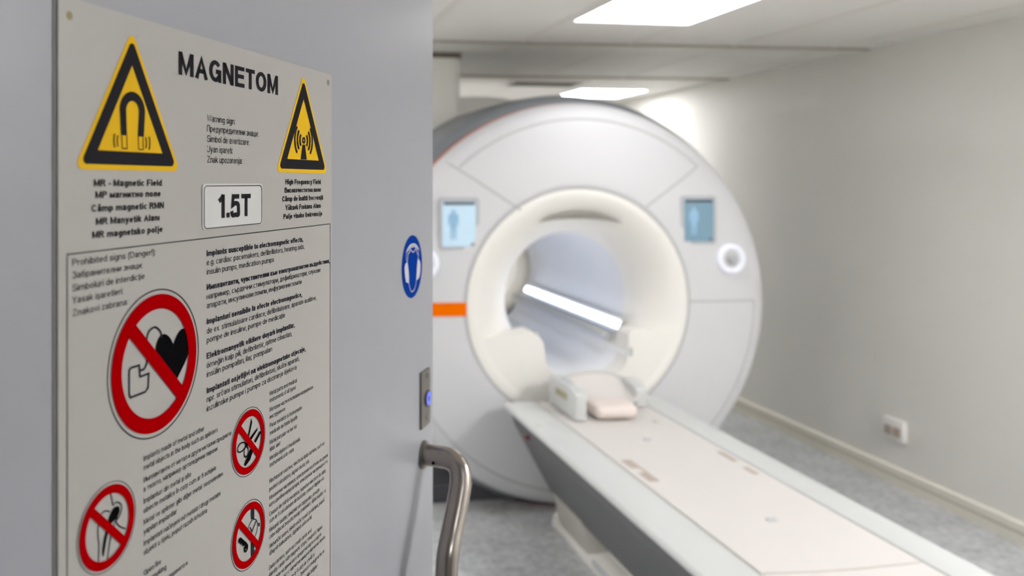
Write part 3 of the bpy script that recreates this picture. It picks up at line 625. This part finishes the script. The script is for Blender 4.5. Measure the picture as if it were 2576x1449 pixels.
# ------------------------------------------------------------------ blue ear-protection sticker
ec = ((dt(1010) + dt(1061)) / 2, dv(1036, 670)); er = (dt(1061) - dt(1010)) / 2
ec = (ec[0], dv(1036.5, 670.5))
S5 = 6.583
def c5(pts): return [dp(980 + x / S5, 560 + y / S5) for x, y in pts]
st = thing('ear_protection_sticker', 'round blue ear protection sticker with a white headphone face on the door', 'sticker', D(ec[0], ec[1] - er, 0))
b = nb(); prism(b, circ(ec, er, 96), lambda t, v: D(t, v, .0001), lambda t, v: D(t, v, .0006)); obj('sticker_disc', b, M['blue'], st)
b = nb()
flat(b, sm2(c5([(262, 515), (285, 440), (330, 370), (380, 345), (425, 358), (460, 405), (482, 465)])) + sm2(c5([(470, 455), (440, 400), (395, 372), (350, 385), (310, 430), (280, 490)])), .0009)
flat(b, sm2(c5([(300, 470), (335, 405), (385, 383), (425, 395), (460, 440)])) + sm2(c5([(450, 445), (415, 410), (385, 403), (345, 420), (310, 470)])), .00095)
obj('headband', b, M['pictowhite'], st)
for q in ([(285, 650), (250, 690), (240, 760), (248, 880), (265, 985), (300, 1000), (313, 1015), (312, 900), (305, 800), (296, 720)], [(462, 590), (490, 630), (503, 690), (500, 800), (485, 900), (460, 935), (432, 965), (440, 850), (445, 760), (452, 670)]):
    b = nb(); flat(b, c5(q), .0009); obj('ear_cup', b, M['pictowhite'], st)
b = nb(); w_ = .0014
stroke(b, sm2(c5([(312, 1010), (330, 1090), (350, 1135), (368, 1142), (395, 1115), (420, 1050), (435, 960)])), w_, .0009)
obj('chin_outline', b, M['pictowhite'], st); b = nb()
stroke(b, sm2(c5([(268, 520), (272, 600), (280, 650)])), w_, .0009); stroke(b, sm2(c5([(300, 520), (292, 580), (284, 650)])), w_, .0009)
stroke(b, sm2(c5([(468, 470), (470, 540), (462, 595)])), w_, .0009)
stroke(b, sm2(c5([(290, 520), (320, 490), (345, 450), (362, 475), (385, 488), (405, 470), (415, 440), (440, 470), (460, 540)])), w_, .0009)
obj('face_outline', b, M['pictowhite'], st)

# ================================================================== MRI SCANNER
GX, GZ = 1.625, 1.035                             # middle of the front cover
def cxr(r):                                           # the domed front leans: rings farther out sit a little further right
    k = (r - .575) / (1.02 - .575); return (1.609 + .036 * k, 1.042 - .012 * k)
mri = thing('mri_scanner', 'big white round MRI scanner with grey outer shell and lit tunnel, behind the table', 'scanner', (GX, 4.4, 0))
def fy(r):                                            # depth of the front cover at a radius
    P_ = [(.575, 3.770), (.70, 3.776), (.85, 3.790), (.93, 3.808), (.982, 3.832), (1.007, 3.862), (1.020, 3.90)]
    for (r0, y0), (r1, y1) in zip(P_, P_[1:]):
        if r <= r1: return y0 + (y1 - y0) * (r - r0) / (r1 - r0)
    return 3.9
prof = [(.573, 3.80), (.575, 3.772)] + [(r, fy(r)) for r in (.60, .65, .70, .75, .80, .85, .89, .93, .95, .966, .982, .995, 1.007, 1.015, 1.020)] + [(1.018, 3.93)]
obj('front_cover', lathe_y(nb(), prof, cxr, None, 160, zmin=.012), M['white'], mri, smooth=True)
obj('rim_trim', lathe_y(nb(), [(1.010, 3.904), (1.0205, 3.902), (1.0225, 3.922), (1.0235, 3.945), (1.010, 3.945)], cxr, None, 160, zmin=.010), M['rim'], mri, smooth=True, label='thin orange ring around the front cover')
obj('outer_shell', lathe_y(nb(), [(.95, 3.95), (1.0235, 3.945), (1.046, 3.965), (1.066, 4.00), (1.080, 4.08), (1.086, 4.2), (1.090, 4.4), (1.090, 4.8), (1.07, 5.1), (1.02, 5.32), (.9, 5.46), (.40, 5.55)], 1.645, 1.030, 160, zmin=.008), M['shell'], mri, smooth=True, auto=50, label='grey outer shell')
# seams of the front cover
def seam(b, pts, w=.011):
    P3 = [Vector((cxr(r)[0] + r * math.cos(q), fy(r) - .0012, cxr(r)[1] + r * math.sin(q))) for r, q in pts]; L = []; R = []
    for i, p in enumerate(P3):
        d = (P3[min(i + 1, len(P3) - 1)] - P3[max(i - 1, 0)]); d.y = 0; d.normalize(); m_ = Vector((-d.z, 0, d.x))
        L.append(b.verts.new(p + m_ * w / 2)); R.append(b.verts.new(p - m_ * w / 2))
    for i in range(len(P3) - 1): b.faces.new((L[i], L[i + 1], R[i + 1], R[i]))
def polar(px, py, y=3.785):
    x, z = on_y(px, py, y); return math.hypot(x - GX, z - GZ), math.atan2(z - GZ, x - GX)
def arc(r, a0, a1, n=60): return [(r, a0 + (a1 - a0) * i / n) for i in range(n + 1)]
def radial(r0, r1, q, n=20): return [(r0 + (r1 - r0) * i / n, q) for i in range(n + 1)]
RS = .930
def chord(p0, p1, n=24):                              # straight seam between two measured points of the cover
    a0 = on_y(*p0, 3.785); a1 = on_y(*p1, 3.785); o = []
    for i in range(n + 1):
        x = a0[0] + (a1[0] - a0[0]) * i / n; z = a0[1] + (a1[1] - a0[1]) * i / n; r = math.hypot(x - GX, z - GZ)
        for _ in range(4): c = cxr(r); r = math.hypot(x - c[0], z - c[1])
        o.append((r, math.atan2(z - c[1], x - c[0])))
    return o
sl, sr = chord((1307, 528), (1128, 407)), chord((1621, 521), (1762, 417))
b = nb(); seam(b, sl); obj('panel_seam', b, M['seam'], mri)
b = nb(); seam(b, sr); obj('panel_seam', b, M['seam'], mri)
b = nb(); seam(b, arc(RS, sr[-1][1], polar(1150, 416)[1], 90)); obj('panel_seam', b, M['seam'], mri)
b = nb(); aH = polar(1815, 758)[1]; seam(b, radial(.577, RS, aH)); seam(b, arc(RS, aH, aH - 1.45)); obj('panel_seam', b, M['seam'], mri)
b = nb(); seam(b, arc(RS, PI + .40, 1.5 * PI + .1)); seam(b, radial(RS, .99, 1.5 * PI - .09), .008); obj('panel_seam', b, M['seam'], mri)
b = nb(); seam(b, arc(.5775, 0, 2 * PI, 160), .012); obj('panel_seam', b, M['seam'], mri)
# funnel and tunnel
BR_, BX, BZ = .330, 1.650, 1.045
b = nb(); rings = []
FP = [(.574, 3.772), (.555, 3.768), (.53, 3.772), (.50, 3.785), (.465, 3.81), (.43, 3.845), (.395, 3.895), (.366, 3.945), (.345, 4.0), (.334, 4.06)]
for i, (r, y) in enumerate(FP):
    k = i / (len(FP) - 1); cx_ = 1.609 + (BX - 1.609) * k; cz_ = 1.042 + (BZ - 1.042) * k
    rings.append([b.verts.new((cx_ + r * math.cos(2 * PI * j / 128), y, cz_ + r * math.sin(2 * PI * j / 128))) for j in range(128)])
for k, (p, q) in enumerate(zip(rings, rings[1:])):
    for j in range(128):
        if k >= 2 and 232 < (j + .5) / 128 * 360 < 308: continue
        b.faces.new((p[j], p[(j + 1) % 128], q[(j + 1) % 128], q[j]))
fun = obj('bore_funnel', b, M['cream'], mri, smooth=True)
# crescent lip at the top of the funnel, its shadow put into the colour
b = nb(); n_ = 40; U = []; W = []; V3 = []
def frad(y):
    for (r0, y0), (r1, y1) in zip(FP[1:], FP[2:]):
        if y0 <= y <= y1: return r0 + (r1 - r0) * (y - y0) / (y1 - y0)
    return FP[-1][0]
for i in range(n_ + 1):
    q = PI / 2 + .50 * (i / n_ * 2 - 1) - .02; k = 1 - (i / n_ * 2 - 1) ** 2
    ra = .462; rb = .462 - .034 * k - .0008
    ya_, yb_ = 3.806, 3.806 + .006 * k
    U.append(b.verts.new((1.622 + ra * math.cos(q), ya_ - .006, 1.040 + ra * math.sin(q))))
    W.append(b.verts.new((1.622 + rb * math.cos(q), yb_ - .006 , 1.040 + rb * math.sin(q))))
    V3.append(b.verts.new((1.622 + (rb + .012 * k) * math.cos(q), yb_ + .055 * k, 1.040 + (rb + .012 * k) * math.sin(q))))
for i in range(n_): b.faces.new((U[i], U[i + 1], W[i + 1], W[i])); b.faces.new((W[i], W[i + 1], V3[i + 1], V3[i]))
obj('lip_shadow', b, mat('painted_lip_shade', (150, 145, 138), .6, noise=.02), fun, smooth=True, label='painted crescent of lip shadow above the tunnel mouth')
obj('bore_tube', lathe_y(nb(), [(.334, 4.06), (BR_, 4.10), (BR_, 5.5), (.37, 5.6)], BX, BZ, 96, math.radians(-50), math.radians(230)), M['bore'], mri, smooth=True)
# light strip inside the tunnel
q = math.radians(-28); sx, sz = BX - .014 + .300 * math.cos(q), BZ + .300 * math.sin(q)
def strip(b, y0, y1, w, h, rot, cx=sx, cz=sz):
    c_, s_ = math.cos(rot), math.sin(rot)
    P_ = [(cx + x * c_ - z * s_, cz + x * s_ + z * c_) for x, z in ((-w, -h), (w, -h), (w, h), (-w, h))]
    return prism(b, P_, lambda x, z: (x, y0, z), lambda x, z: (x, y1, z))
ls = obj('light_strip', strip(nb(), 3.965, 5.36, .010, .019, q), M['led'], mri, label='glowing white light strip along the tunnel wall')
obj('glow_shield', strip(nb(), 3.968, 5.37, .003, .036, q, sx + .0135 * math.cos(q), sz + .0135 * math.sin(q)), M['rail'], ls)  # added plate, keeps the strip's glow off the tunnel wall
obj('strip_housing', strip(nb(), 3.975, 5.38, .024, .013, q, sx + .012, sz - .036), M['mark'], ls)
obj('bore_ledge', strip(nb(), 3.98, 5.45, .022, .012, math.radians(-35), BX + .275 * math.cos(math.radians(-45)), BZ + .275 * math.sin(math.radians(-45))), M['rail'], mri)
obj('bore_ledge', strip(nb(), 3.98, 5.45, .022, .012, math.radians(215), BX + .275 * math.cos(math.radians(225)), BZ + .275 * math.sin(math.radians(225))), M['rail'], mri)
CH = [(BX - .216, .802), (BX - .208, .745), (BX - .15, .695), (BX - .08, .668), (BX, .660), (BX + .08, .668), (BX + .15, .695), (BX + .208, .745), (BX + .216, .802)]
CH = [(p.x, p.y) for p in spline([(x, z, 0) for x, z in CH], 5)]
b = nb(); r0 = [b.verts.new((x, 3.80, z)) for x, z in CH]; r1 = [b.verts.new((x, 5.5, z)) for x, z in CH]
for k in range(len(CH) - 1): b.faces.new((r0[k], r0[k + 1], r1[k + 1], r1[k]))
obj('table_channel', b, M['channel'], mri, smooth=True, label='rounded channel for the table top')
# guide panel closing the lower half of the mouth, notched for the table
def gz(a_): return (1.612 + .552 * math.cos(a_), 1.042 + .552 * math.sin(a_))
aA, aB = PI + .295, 2 * PI - .295
pts = [gz(aA)] + [(BX - .335, .908), (BX - .290, .918), (BX - .245, .885), (BX - .228, .866), (BX - .222, .845)] + CH[:: 2] + [(BX + .219, .845), (BX + .220, .890), (BX + .236, .905), (BX + .33, .905)] + [gz(aB + (aA + 0 - aB) * i / 40) for i in range(0, 40)]
b = nb(); prism(b, pts, lambda x, z: (x, 3.774, z), lambda x, z: (x, 3.90, z)); obj('table_guide', b, M['cream'], fun, label='cream guide panel under the tunnel mouth')
xm, zm = on_y(1587, 885, 3.774); obj('guide_slot', box(nb(), xm - .009, xm + .009, 3.771, 3.775, zm - .022, zm + .022, .002), M['mark'], fun)
# displays
def display(x0, y0, x1, y1, fx0, fy0, fx1, fy1, m, label):
    YS = 3.778
    A = on_y(x0, (y0 + y1) / 2, YS)[0]; Bx = on_y(x1, (y0 + y1) / 2, YS)[0]; zt = on_y((x0 + x1) / 2, y0, YS)[1]; zb_ = on_y((x0 + x1) / 2, y1, YS)[1]
    pts = rrect(A, Bx, zb_, zt, .018)
    b = nb(); prism(b, pts, lambda x, z: (x, YS - .004, z), lambda x, z: (x, YS + .03, z)); dp_ = obj('display_frame', b, M['bezel'], mri)
    A2 = on_y(fx0, (fy0 + fy1) / 2, YS)[0]; B2 = on_y(fx1, (fy0 + fy1) / 2, YS)[0]; t2 = on_y((fx0 + fx1) / 2, fy0, YS)[1]; b2 = on_y((fx0 + fx1) / 2, fy1, YS)[1]
    pts = rrect(A2, B2, b2, t2, .003, 3)
    b = nb(); prism(b, pts, lambda x, z: (x, YS - .0055, z), lambda x, z: (x, YS - .0035, z)); obj('screen', b, m, dp_, label=label)
    W_, H_ = B2 - A2, t2 - b2
    b = nb(); box(b, A2 + .006, B2 - .004, YS - .0062, YS - .0056, t2 - .017, t2 - .002); obj('menu_bar', b, M['scrbar'], dp_); obj('screen_button', box(nb(), B2 - .024, B2 - .006, YS - .0062, YS - .0056, b2 + .004, b2 + .014), M['scrbar'], dp_)
    fxc = A2 + W_ * .33; b = nb(); YF = YS - .0062
    bod = [(.0, .40), (.012, .395), (.016, .375), (.010, .355), (.030, .345), (.036, .30), (.036, .20), (.028, .195), (.024, .28), (.022, .19), (.018, .02), (.006, .02), (.002, .16)]
    bod = bod + [(-x, z) for x, z in reversed(bod[1:])]
    b.faces.new([b.verts.new((fxc + x * W_ * 4.4, YF, b2 + H_ * (.12 + z * 1.75))) for x, z in bod]); obj('body_figure', b, M['scrfig'], dp_)
    return dp_
display(1106, 497, 1205, 628, 1112, 507, 1196, 620, M['scr'], 'light blue lit screen')
display(1711, 492, 1801, 614, 1720, 501, 1793, 607, M['scr2'], 'dim blue screen')
# control dials
def dial(px, py, rp):
    x, z = on_y(px, py, 3.78); YS = fy(min(1.0, math.hypot(x - GX, z - GZ))) - .014; r = rp * 3.95 / F
    d = obj('control_dial', lathe_y(nb(), [(r, YS + .03), (r, YS - .006), (r * .97, YS - .010), (r * .90, YS - .012), (r * .62, YS - .006), (r * .60, YS + .01)], x, z, 48), M['dial'], mri, smooth=True, label='round dial with glowing white rim')
    obj('dial_face', lathe_y(nb(), [(.0005, YS - .002), (r * .61, YS - .002)], x, z, 48), M['dialk'], d)
    obj('dial_knob', lathe_y(nb(), [(r * .34, YS), (r * .32, YS - .022), (r * .26, YS - .028), (.0005, YS - .029)], x, z, 32), M['bezel'], d, smooth=True, auto=40)
    for qa in (PI / 2, 3 * PI / 2, .05): 
        cx_, cz_ = x + r * .76 * math.cos(qa), z + r * .76 * math.sin(qa)
        obj('dial_lamp', lathe_y(nb(), [(.011, YS - .006), (.010, YS - .014), (.0005, YS - .016)], cx_, cz_, 20), M['dial'], d, smooth=True)
    return d
dial(1838, 651, 38); dial(1066, 663, 38)
# orange name bar
xr_, zt_ = on_y(1173, 760, 3.776); zb_ = on_y(1173, 795, 3.776)[1]
b = nb(); n_ = 12; X0_ = GX - .93; vs = []
for i in range(n_ + 1):
    x = X0_ + (xr_ - X0_) * i / n_
    vs.append([b.verts.new((x, fy(max(.566, math.hypot(x - GX, z - GZ))) - .004, z)) for z in (zb_, zt_)])
for p, q in zip(vs, vs[1:]): b.faces.new((p[0], q[0], q[1], p[1]))
obj('orange_bar', b, M['orange'], mri, label='bright orange bar')
# plinth, side foot and rear housing
obj('base_plinth', box(nb(), .62, 2.40, 4.02, 5.3, 0, .09, .01), M['dark'], mri, label='dark grey base')
b = nb(); prism(b, [(2.30, 0), (2.62, 0), (2.585, .50), (2.40, .50)], lambda x, z: (x, 4.25, z), lambda x, z: (x, 5.0, z)); obj('side_foot', b, M['foot'], mri, label='pale grey side foot')
b = nb(); prism(b, [(GX - .98 + 1.96 * 0, .01)] + [(GX - .98 + 1.96 * i / 24, 1.95 + .36 * math.sin(PI * i / 24) ** .8) for i in range(25)] + [(GX + .98, .01)], lambda x, z: (x, 6.05, z), lambda x, z: (x, 6.12, z))
b.free()
b = nb(); 
ys0, ys1 = 5.56, 5.9
P_ = [(.72, .0)] + [(.72 + 1.80 * i / 30, 1.93 + .33 * math.sin(PI * (i / 30)) ** .7) for i in range(31)] + [(2.52, .0)]
hole = [(BX + .37 * math.cos(2 * PI * i / 48), BZ + .37 * math.sin(2 * PI * i / 48)) for i in range(48)]
# ring-shaped housing: outer outline sampled by angle, so the tunnel stays open at the back
def outer_at(ang):
    dx_, dz_ = math.cos(ang), math.sin(ang); best = None
    for (xa, za_), (xb, zb2) in zip(P_, P_[1:] + P_[:1]):
        ex, ez = xb - xa, zb2 - za_; den = dx_ * ez - dz_ * ex
        if abs(den) < 1e-9: continue
        s_ = ((xa - BX) * ez - (za_ - BZ) * ex) / den; u_ = ((xa - BX) * dz_ - (za_ - BZ) * dx_) / den
        if s_ > 0 and -1e-6 <= u_ <= 1 + 1e-6: best = s_ if best is None else max(best, s_)
    return (BX + dx_ * best, BZ + dz_ * best)
ng = 144; lo = []
for y_, kind in ((ys0, 1), (ys1, 1), (ys1, 0), (ys0, 0)):
    row = []
    for i in range(ng):
        an = 2 * PI * i / ng
        x_, z_ = outer_at(an) if kind else (BX + .37 * math.cos(an), BZ + .37 * math.sin(an))
        row.append(b.verts.new((x_, y_, max(z_, .0))))
    lo.append(row)
for p, q in zip(lo, lo[1:] + lo[:1]):
    for i in range(ng): b.faces.new((p[i], p[(i + 1) % ng], q[(i + 1) % ng], q[i]))
b.faces.ensure_lookup_table()
for f_ in b.faces:
    c_ = f_.calc_center_median()
    if math.hypot(c_.x - BX, c_.z - BZ) < .45 and abs(f_.calc_center_median().y - ys0) > .01: f_.material_index = 1
rh = obj('rear_housing', b, M['cream'], mri, smooth=True, auto=35, label='white rear housing with arched top'); rh.data.materials.append(M['beige'])
# duct cover above the scanner
xd, yd = on_z(1187, 130, CZ - .03)[0], 4.58
dc = thing('duct_cover', 'white box duct cover rising from the scanner to the ceiling beside the door edge', 'duct', (xd - .25, yd + .25, 1.9))
xl = xd - .46
DB = [(xl + (xd - xl) * i / 12, 1.030 + math.sqrt(1.094 ** 2 - (xl + (xd - xl) * i / 12 - 1.645) ** 2)) for i in range(13)]
bm_ = nb(); prism(bm_, [(xl, CZ - .028)] + DB + [(xd, CZ - .028)], lambda x, z: (x, yd, z), lambda x, z: (x, yd + .24, z)); es = [e for e in bm_.edges if abs(e.verts[0].co.z - e.verts[1].co.z) > .1]
bmesh.ops.bevel(bm_, geom=es, offset=.05, segments=6, profile=.5, affect='EDGES'); obj('cover', bm_, M['wall'], dc, smooth=True, auto=35)
obj('gap_shadow', box(nb(), xd - .45, xd - .002, yd - .006, yd + .235, CZ - .032, CZ - .0005), M['brown'], dc, label='dark gap at the ceiling')  # brown box standing in for the shadow between cover and ceiling

# ================================================================== PATIENT TABLE
TX0, TX1, GL, GR = 1.19, 1.975, 1.352, 1.842
TZ, TY0, TY1 = .60, 1.42, 3.675
tbl = thing('patient_table', 'long white patient table with cream mattress running into the scanner', 'table', ((TX0 + TX1) / 2, 2.7, 0))
def rail(x0, x1, nm, sgn):
    w = x1 - x0; o_ = (lambda x: x0 + x) if sgn < 0 else (lambda x: x1 - x)
    pr_ = [(.018, .572), (.004, .576), (.0, .583), (.001, .591), (.008, .598), (.018, .600), (w - .012, .603), (w - .003, .600), (w, .592), (w, .572)]
    b = nb(); prism(b, [(o_(x), z) for x, z in pr_], lambda x, z: (x, TY0, z), lambda x, z: (x, TY1, z)); return obj(nm, b, M['rail'], tbl, smooth=True, auto=30)
rail(TX0, GL - .003, 'side_rail', -1); rail(GR + .003, TX1, 'side_rail', 1)
obj('groove', box(nb(), GL - .006, GL + .010, TY0 + .01, TY1 - .02, .55, .5935), M['groove'], tbl); obj('groove', box(nb(), GR - .010, GR + .006, TY0 + .01, TY1 - .02, .55, .5935), M['groove'], tbl)
def padm(y0, y1):
    b = nb(); w = .5 * (GR - GL) - .007; xc = (GL + GR) / 2; pr_ = []
    for i in range(21):
        u_ = i / 10 - 1; pr_.append((xc + u_ * w, .6005 - .006 * (1 - u_ * u_) + .0))
    pr_ = [(xc - w, .55)] + pr_ + [(xc + w, .55)]
    prism(b, pr_, lambda x, z: (x, y0, z), lambda x, z: (x, y1, z)); return obj('mattress', b, M['pad'], tbl, smooth=True, auto=30)
padm(1.982, TY1 - .01); padm(TY0 + .01, 1.972)
obj('end_strip', box(nb(), GL + .012, GR - .012, 1.968, 1.986, .56, .5905), M['socket'], tbl, label='beige seam across the mattress')
# underside: dark trough tapering down, beige pedestal and floor foot
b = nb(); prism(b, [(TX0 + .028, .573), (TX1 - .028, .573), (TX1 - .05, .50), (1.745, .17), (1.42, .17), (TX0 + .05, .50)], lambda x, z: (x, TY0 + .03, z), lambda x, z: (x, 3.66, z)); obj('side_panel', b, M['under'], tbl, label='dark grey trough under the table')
b = nb(); prism(b, [(1.455, .0), (1.71, .0), (1.77, .25), (1.395, .25)], lambda x, z: (x, 3.22, z), lambda x, z: (x, 3.69, z))
bmesh.ops.bevel(b, geom=[e for e in b.edges if abs(e.verts[0].co.z - e.verts[1].co.z) > .1], offset=.09, segments=8, profile=.5, affect='EDGES'); obj('pedestal', b, M['beige'], tbl, smooth=True, auto=40)
b = nb(); prism(b, [(1.44, 0), (1.74, 0), (1.73, .05), (1.69, .075), (1.49, .075), (1.45, .05)], lambda x, z: (x, 2.0, z), lambda x, z: (x, 3.70, z)); obj('base_foot', b, M['foot'], tbl, smooth=True, auto=40, label='pale grey foot on the floor')
b = nb(); prism(b, [(1.50, .07), (1.68, .07), (1.66, .14), (1.52, .14)], lambda x, z: (x, 2.1, z), lambda x, z: (x, 3.36, z)); obj('foot_cover', b, M['foot'], tbl, smooth=True, auto=40)
b = nb()
for k in range(3): box(b, 1.438, 1.446, 2.35 + k * .32, 2.60 + k * .32, .018, .042, .002)
obj('foot_slot', b, M['mark'], tbl)
# red button and small cap on the left side
y_, z_ = 3.46, .52
def tx(px, py, x):
    return on_x(px, py, x)
yb_, zb_ = tx(1327, 1101, TX0 + .045)
obj('stop_button', tube(nb(), [(TX0 + .06, yb_, zb_), (TX0 + .034, yb_, zb_)], [.012, .010], 20), M['redb'], tbl, smooth=True, auto=40, label='dark red button under the left rail')
def sockets(lst, m, nm, dz_=.0035):
    for x0, y0, x1, y1 in lst:
        p = on_z(x0, y0, TZ - .004); q = on_z(x1, y1, TZ - .004); xa, xb = sorted((p[0], q[0])); ya, yb = sorted((p[1], q[1]))
        obj(nm, box(nb(), xa, xb, ya, yb, TZ - .012, TZ + dz_ - .0045, .002), m, tbl)
def sock(px, py, w, l, m, nm):
    x, y = on_z(px, py, TZ - .004); obj(nm, box(nb(), x - w / 2, x + w / 2, y - l / 2, y + l / 2, TZ - .014, TZ + .0006, .003), m, tbl)
sock(1586, 1169, .040, .085, M['socket'], 'coil_socket'); sock(1632, 1202, .040, .085, M['socket'], 'coil_socket')
sock(1830, 1150, .022, .11, M['socket'], 'coil_socket'); sock(1889, 1186, .022, .07, M['socket'], 'coil_socket')
b = nb(); x, y = on_z(1608, 1184, TZ - .003); box(b, x + .012, x + .020, y - .10, y + .10, TZ - .014, TZ - .0005); obj('socket_bridge', b, M['socket'], tbl)
for px, py in ((1630, 1106), (1942, 1308)): sock(px, py, .03, .022, M['mark'], 'position_mark')
x, y = on_z(1353, 1071, TZ); obj('rail_cap', box(nb(), x - .012, x + .012, y - .02, y + .02, TZ - .006, TZ + .0032, .002), M['groove'], tbl)
x, y = on_z(1405, 1036, TZ); obj('rail_cap', box(nb(), x - .012, x + .012, y - .03, y + .03, TZ - .006, TZ + .0032, .002), M['mark'], tbl)
x, y = on_z(1652, 1060, TZ); obj('rail_cap', box(nb(), x - .011, x + .011, y - .02, y + .02, TZ - .006, TZ + .0032, .002), M['groove'], tbl)

# ================================================================== HEAD COIL AND CUSHION
hcx = 1.615
hc = thing('head_coil', 'white open head coil cradle at the far end of the table', 'head coil', (hcx, 3.5, TZ))
ZT = TZ + .0035
def fin(x0, x1, y0, y1, z1, zb_):
    b = nb(); prism(b, [(y0, ZT), (y1, ZT), (y1, ZT + z1), (y0 + .10, ZT + z1 * 1.02), (y0 + .02, ZT + zb_), (y0, ZT + zb_ - .01)], lambda y, z: (x0, y, z), lambda y, z: (x1, y, z))
    bmesh.ops.bevel(b, geom=b.edges[:], offset=.006, segments=3, profile=.5, affect='EDGES'); return b
lf = obj('side_block', fin(1.405, 1.458, 3.335, 3.64, .128, .122), M['rail'], hc, smooth=True, auto=35)
obj('slot', box(nb(), 1.4035, 1.4055, 3.43, 3.56, TZ + .068, TZ + .098, .0005), M['olive'], lf, label='olive slot')
obj('top_recess', box(nb(), 1.43, 1.4595, 3.46, 3.58, TZ + .105, TZ + .136, .004), M['mark'], lf)
obj('side_block', fin(1.768, 1.828, 3.50, 3.66, .105, .095), M['rail'], hc, smooth=True, auto=35)
# cradle: concave dish rising to an arched back edge
b = nb(); G = []
def czs(u_, w_): return TZ + .006 + .135 * w_ ** 1.5 * (1 - .30 * abs(u_) ** 2.5) + .055 * abs(u_) ** 3 * (1 - w_)
for i in range(25):
    u_ = i / 12 - 1; row = []
    for j in range(13):
        w_ = j / 12
        row.append(b.verts.new((hcx + u_ * .160, 3.485 + w_ * .165, czs(u_, w_))))
    G.append(row)
for i in range(24):
    for j in range(12): b.faces.new((G[i][j], G[i + 1][j], G[i + 1][j + 1], G[i][j + 1]))
cr = obj('cradle', b, M['pad'], hc, smooth=True); sm = cr.modifiers.new('thick', 'SOLIDIFY'); sm.thickness = .010; sm.offset = 1
obj('cradle_rim', tube(nb(), [(hcx + (i / 12 - 1) * .165, 3.655, czs(i / 12 - 1, 1) + .002) for i in range(25)], .007, 12), M['rail'], hc, smooth=True)
# cushion
b = nb(); box(b, 1.505, 1.700, 3.335, 3.478, TZ + .006, TZ + .062, .024, 5)
for v in b.verts:
    u_ = (v.co.x - 1.6025) / .0975; w_ = (v.co.y - 3.335) / .165
    v.co.z += .008 * w_ * (1 if v.co.z > TZ + .03 else 0) - .010 * (1 - abs(u_)) * (1 if v.co.z > TZ + .045 else 0)
    if v.co.y < 3.37: v.co.y -= .012 * (1 - u_ * u_)
cu = obj('head_cushion', b, M['cushion'], None, (1.6025, 3.42, TZ + .012), smooth=True); tag(cu, 'small rounded cream cushion lying in the head coil cradle', 'cushion')

# ================================================================== LIGHT, CAMERA
w = bpy.data.worlds.new('World'); SC.world = w; w.use_nodes = True
w.node_tree.nodes['Background'].inputs[0].default_value = (.9, .93, 1, 1); w.node_tree.nodes['Background'].inputs[1].default_value = .3
cam = bpy.data.cameras.new('camera'); co = bpy.data.objects.new('camera', cam); C.objects.link(co); SC.camera = co
co.location = (0, 0, EYE); co.rotation_euler = (PI / 2, 0, -TH)
cam.sensor_fit = 'HORIZONTAL'; cam.sensor_width = 36; cam.lens = F / 2576 * 36
cam.shift_x = (1288 - X0) / 2576; cam.shift_y = -(724.5 - Y0) / 2576
cam.clip_start = .02
cam.dof.use_dof = True; cam.dof.focus_distance = .83; cam.dof.aperture_fstop = 4.3; cam.dof.aperture_blades = 0
SC.view_settings.view_transform = 'Standard'; SC.view_settings.look = 'None'; SC.view_settings.exposure = 0.34; SC.view_settings.gamma = 1.1
SC.cycles.max_bounces = 10; SC.cycles.diffuse_bounces = 6
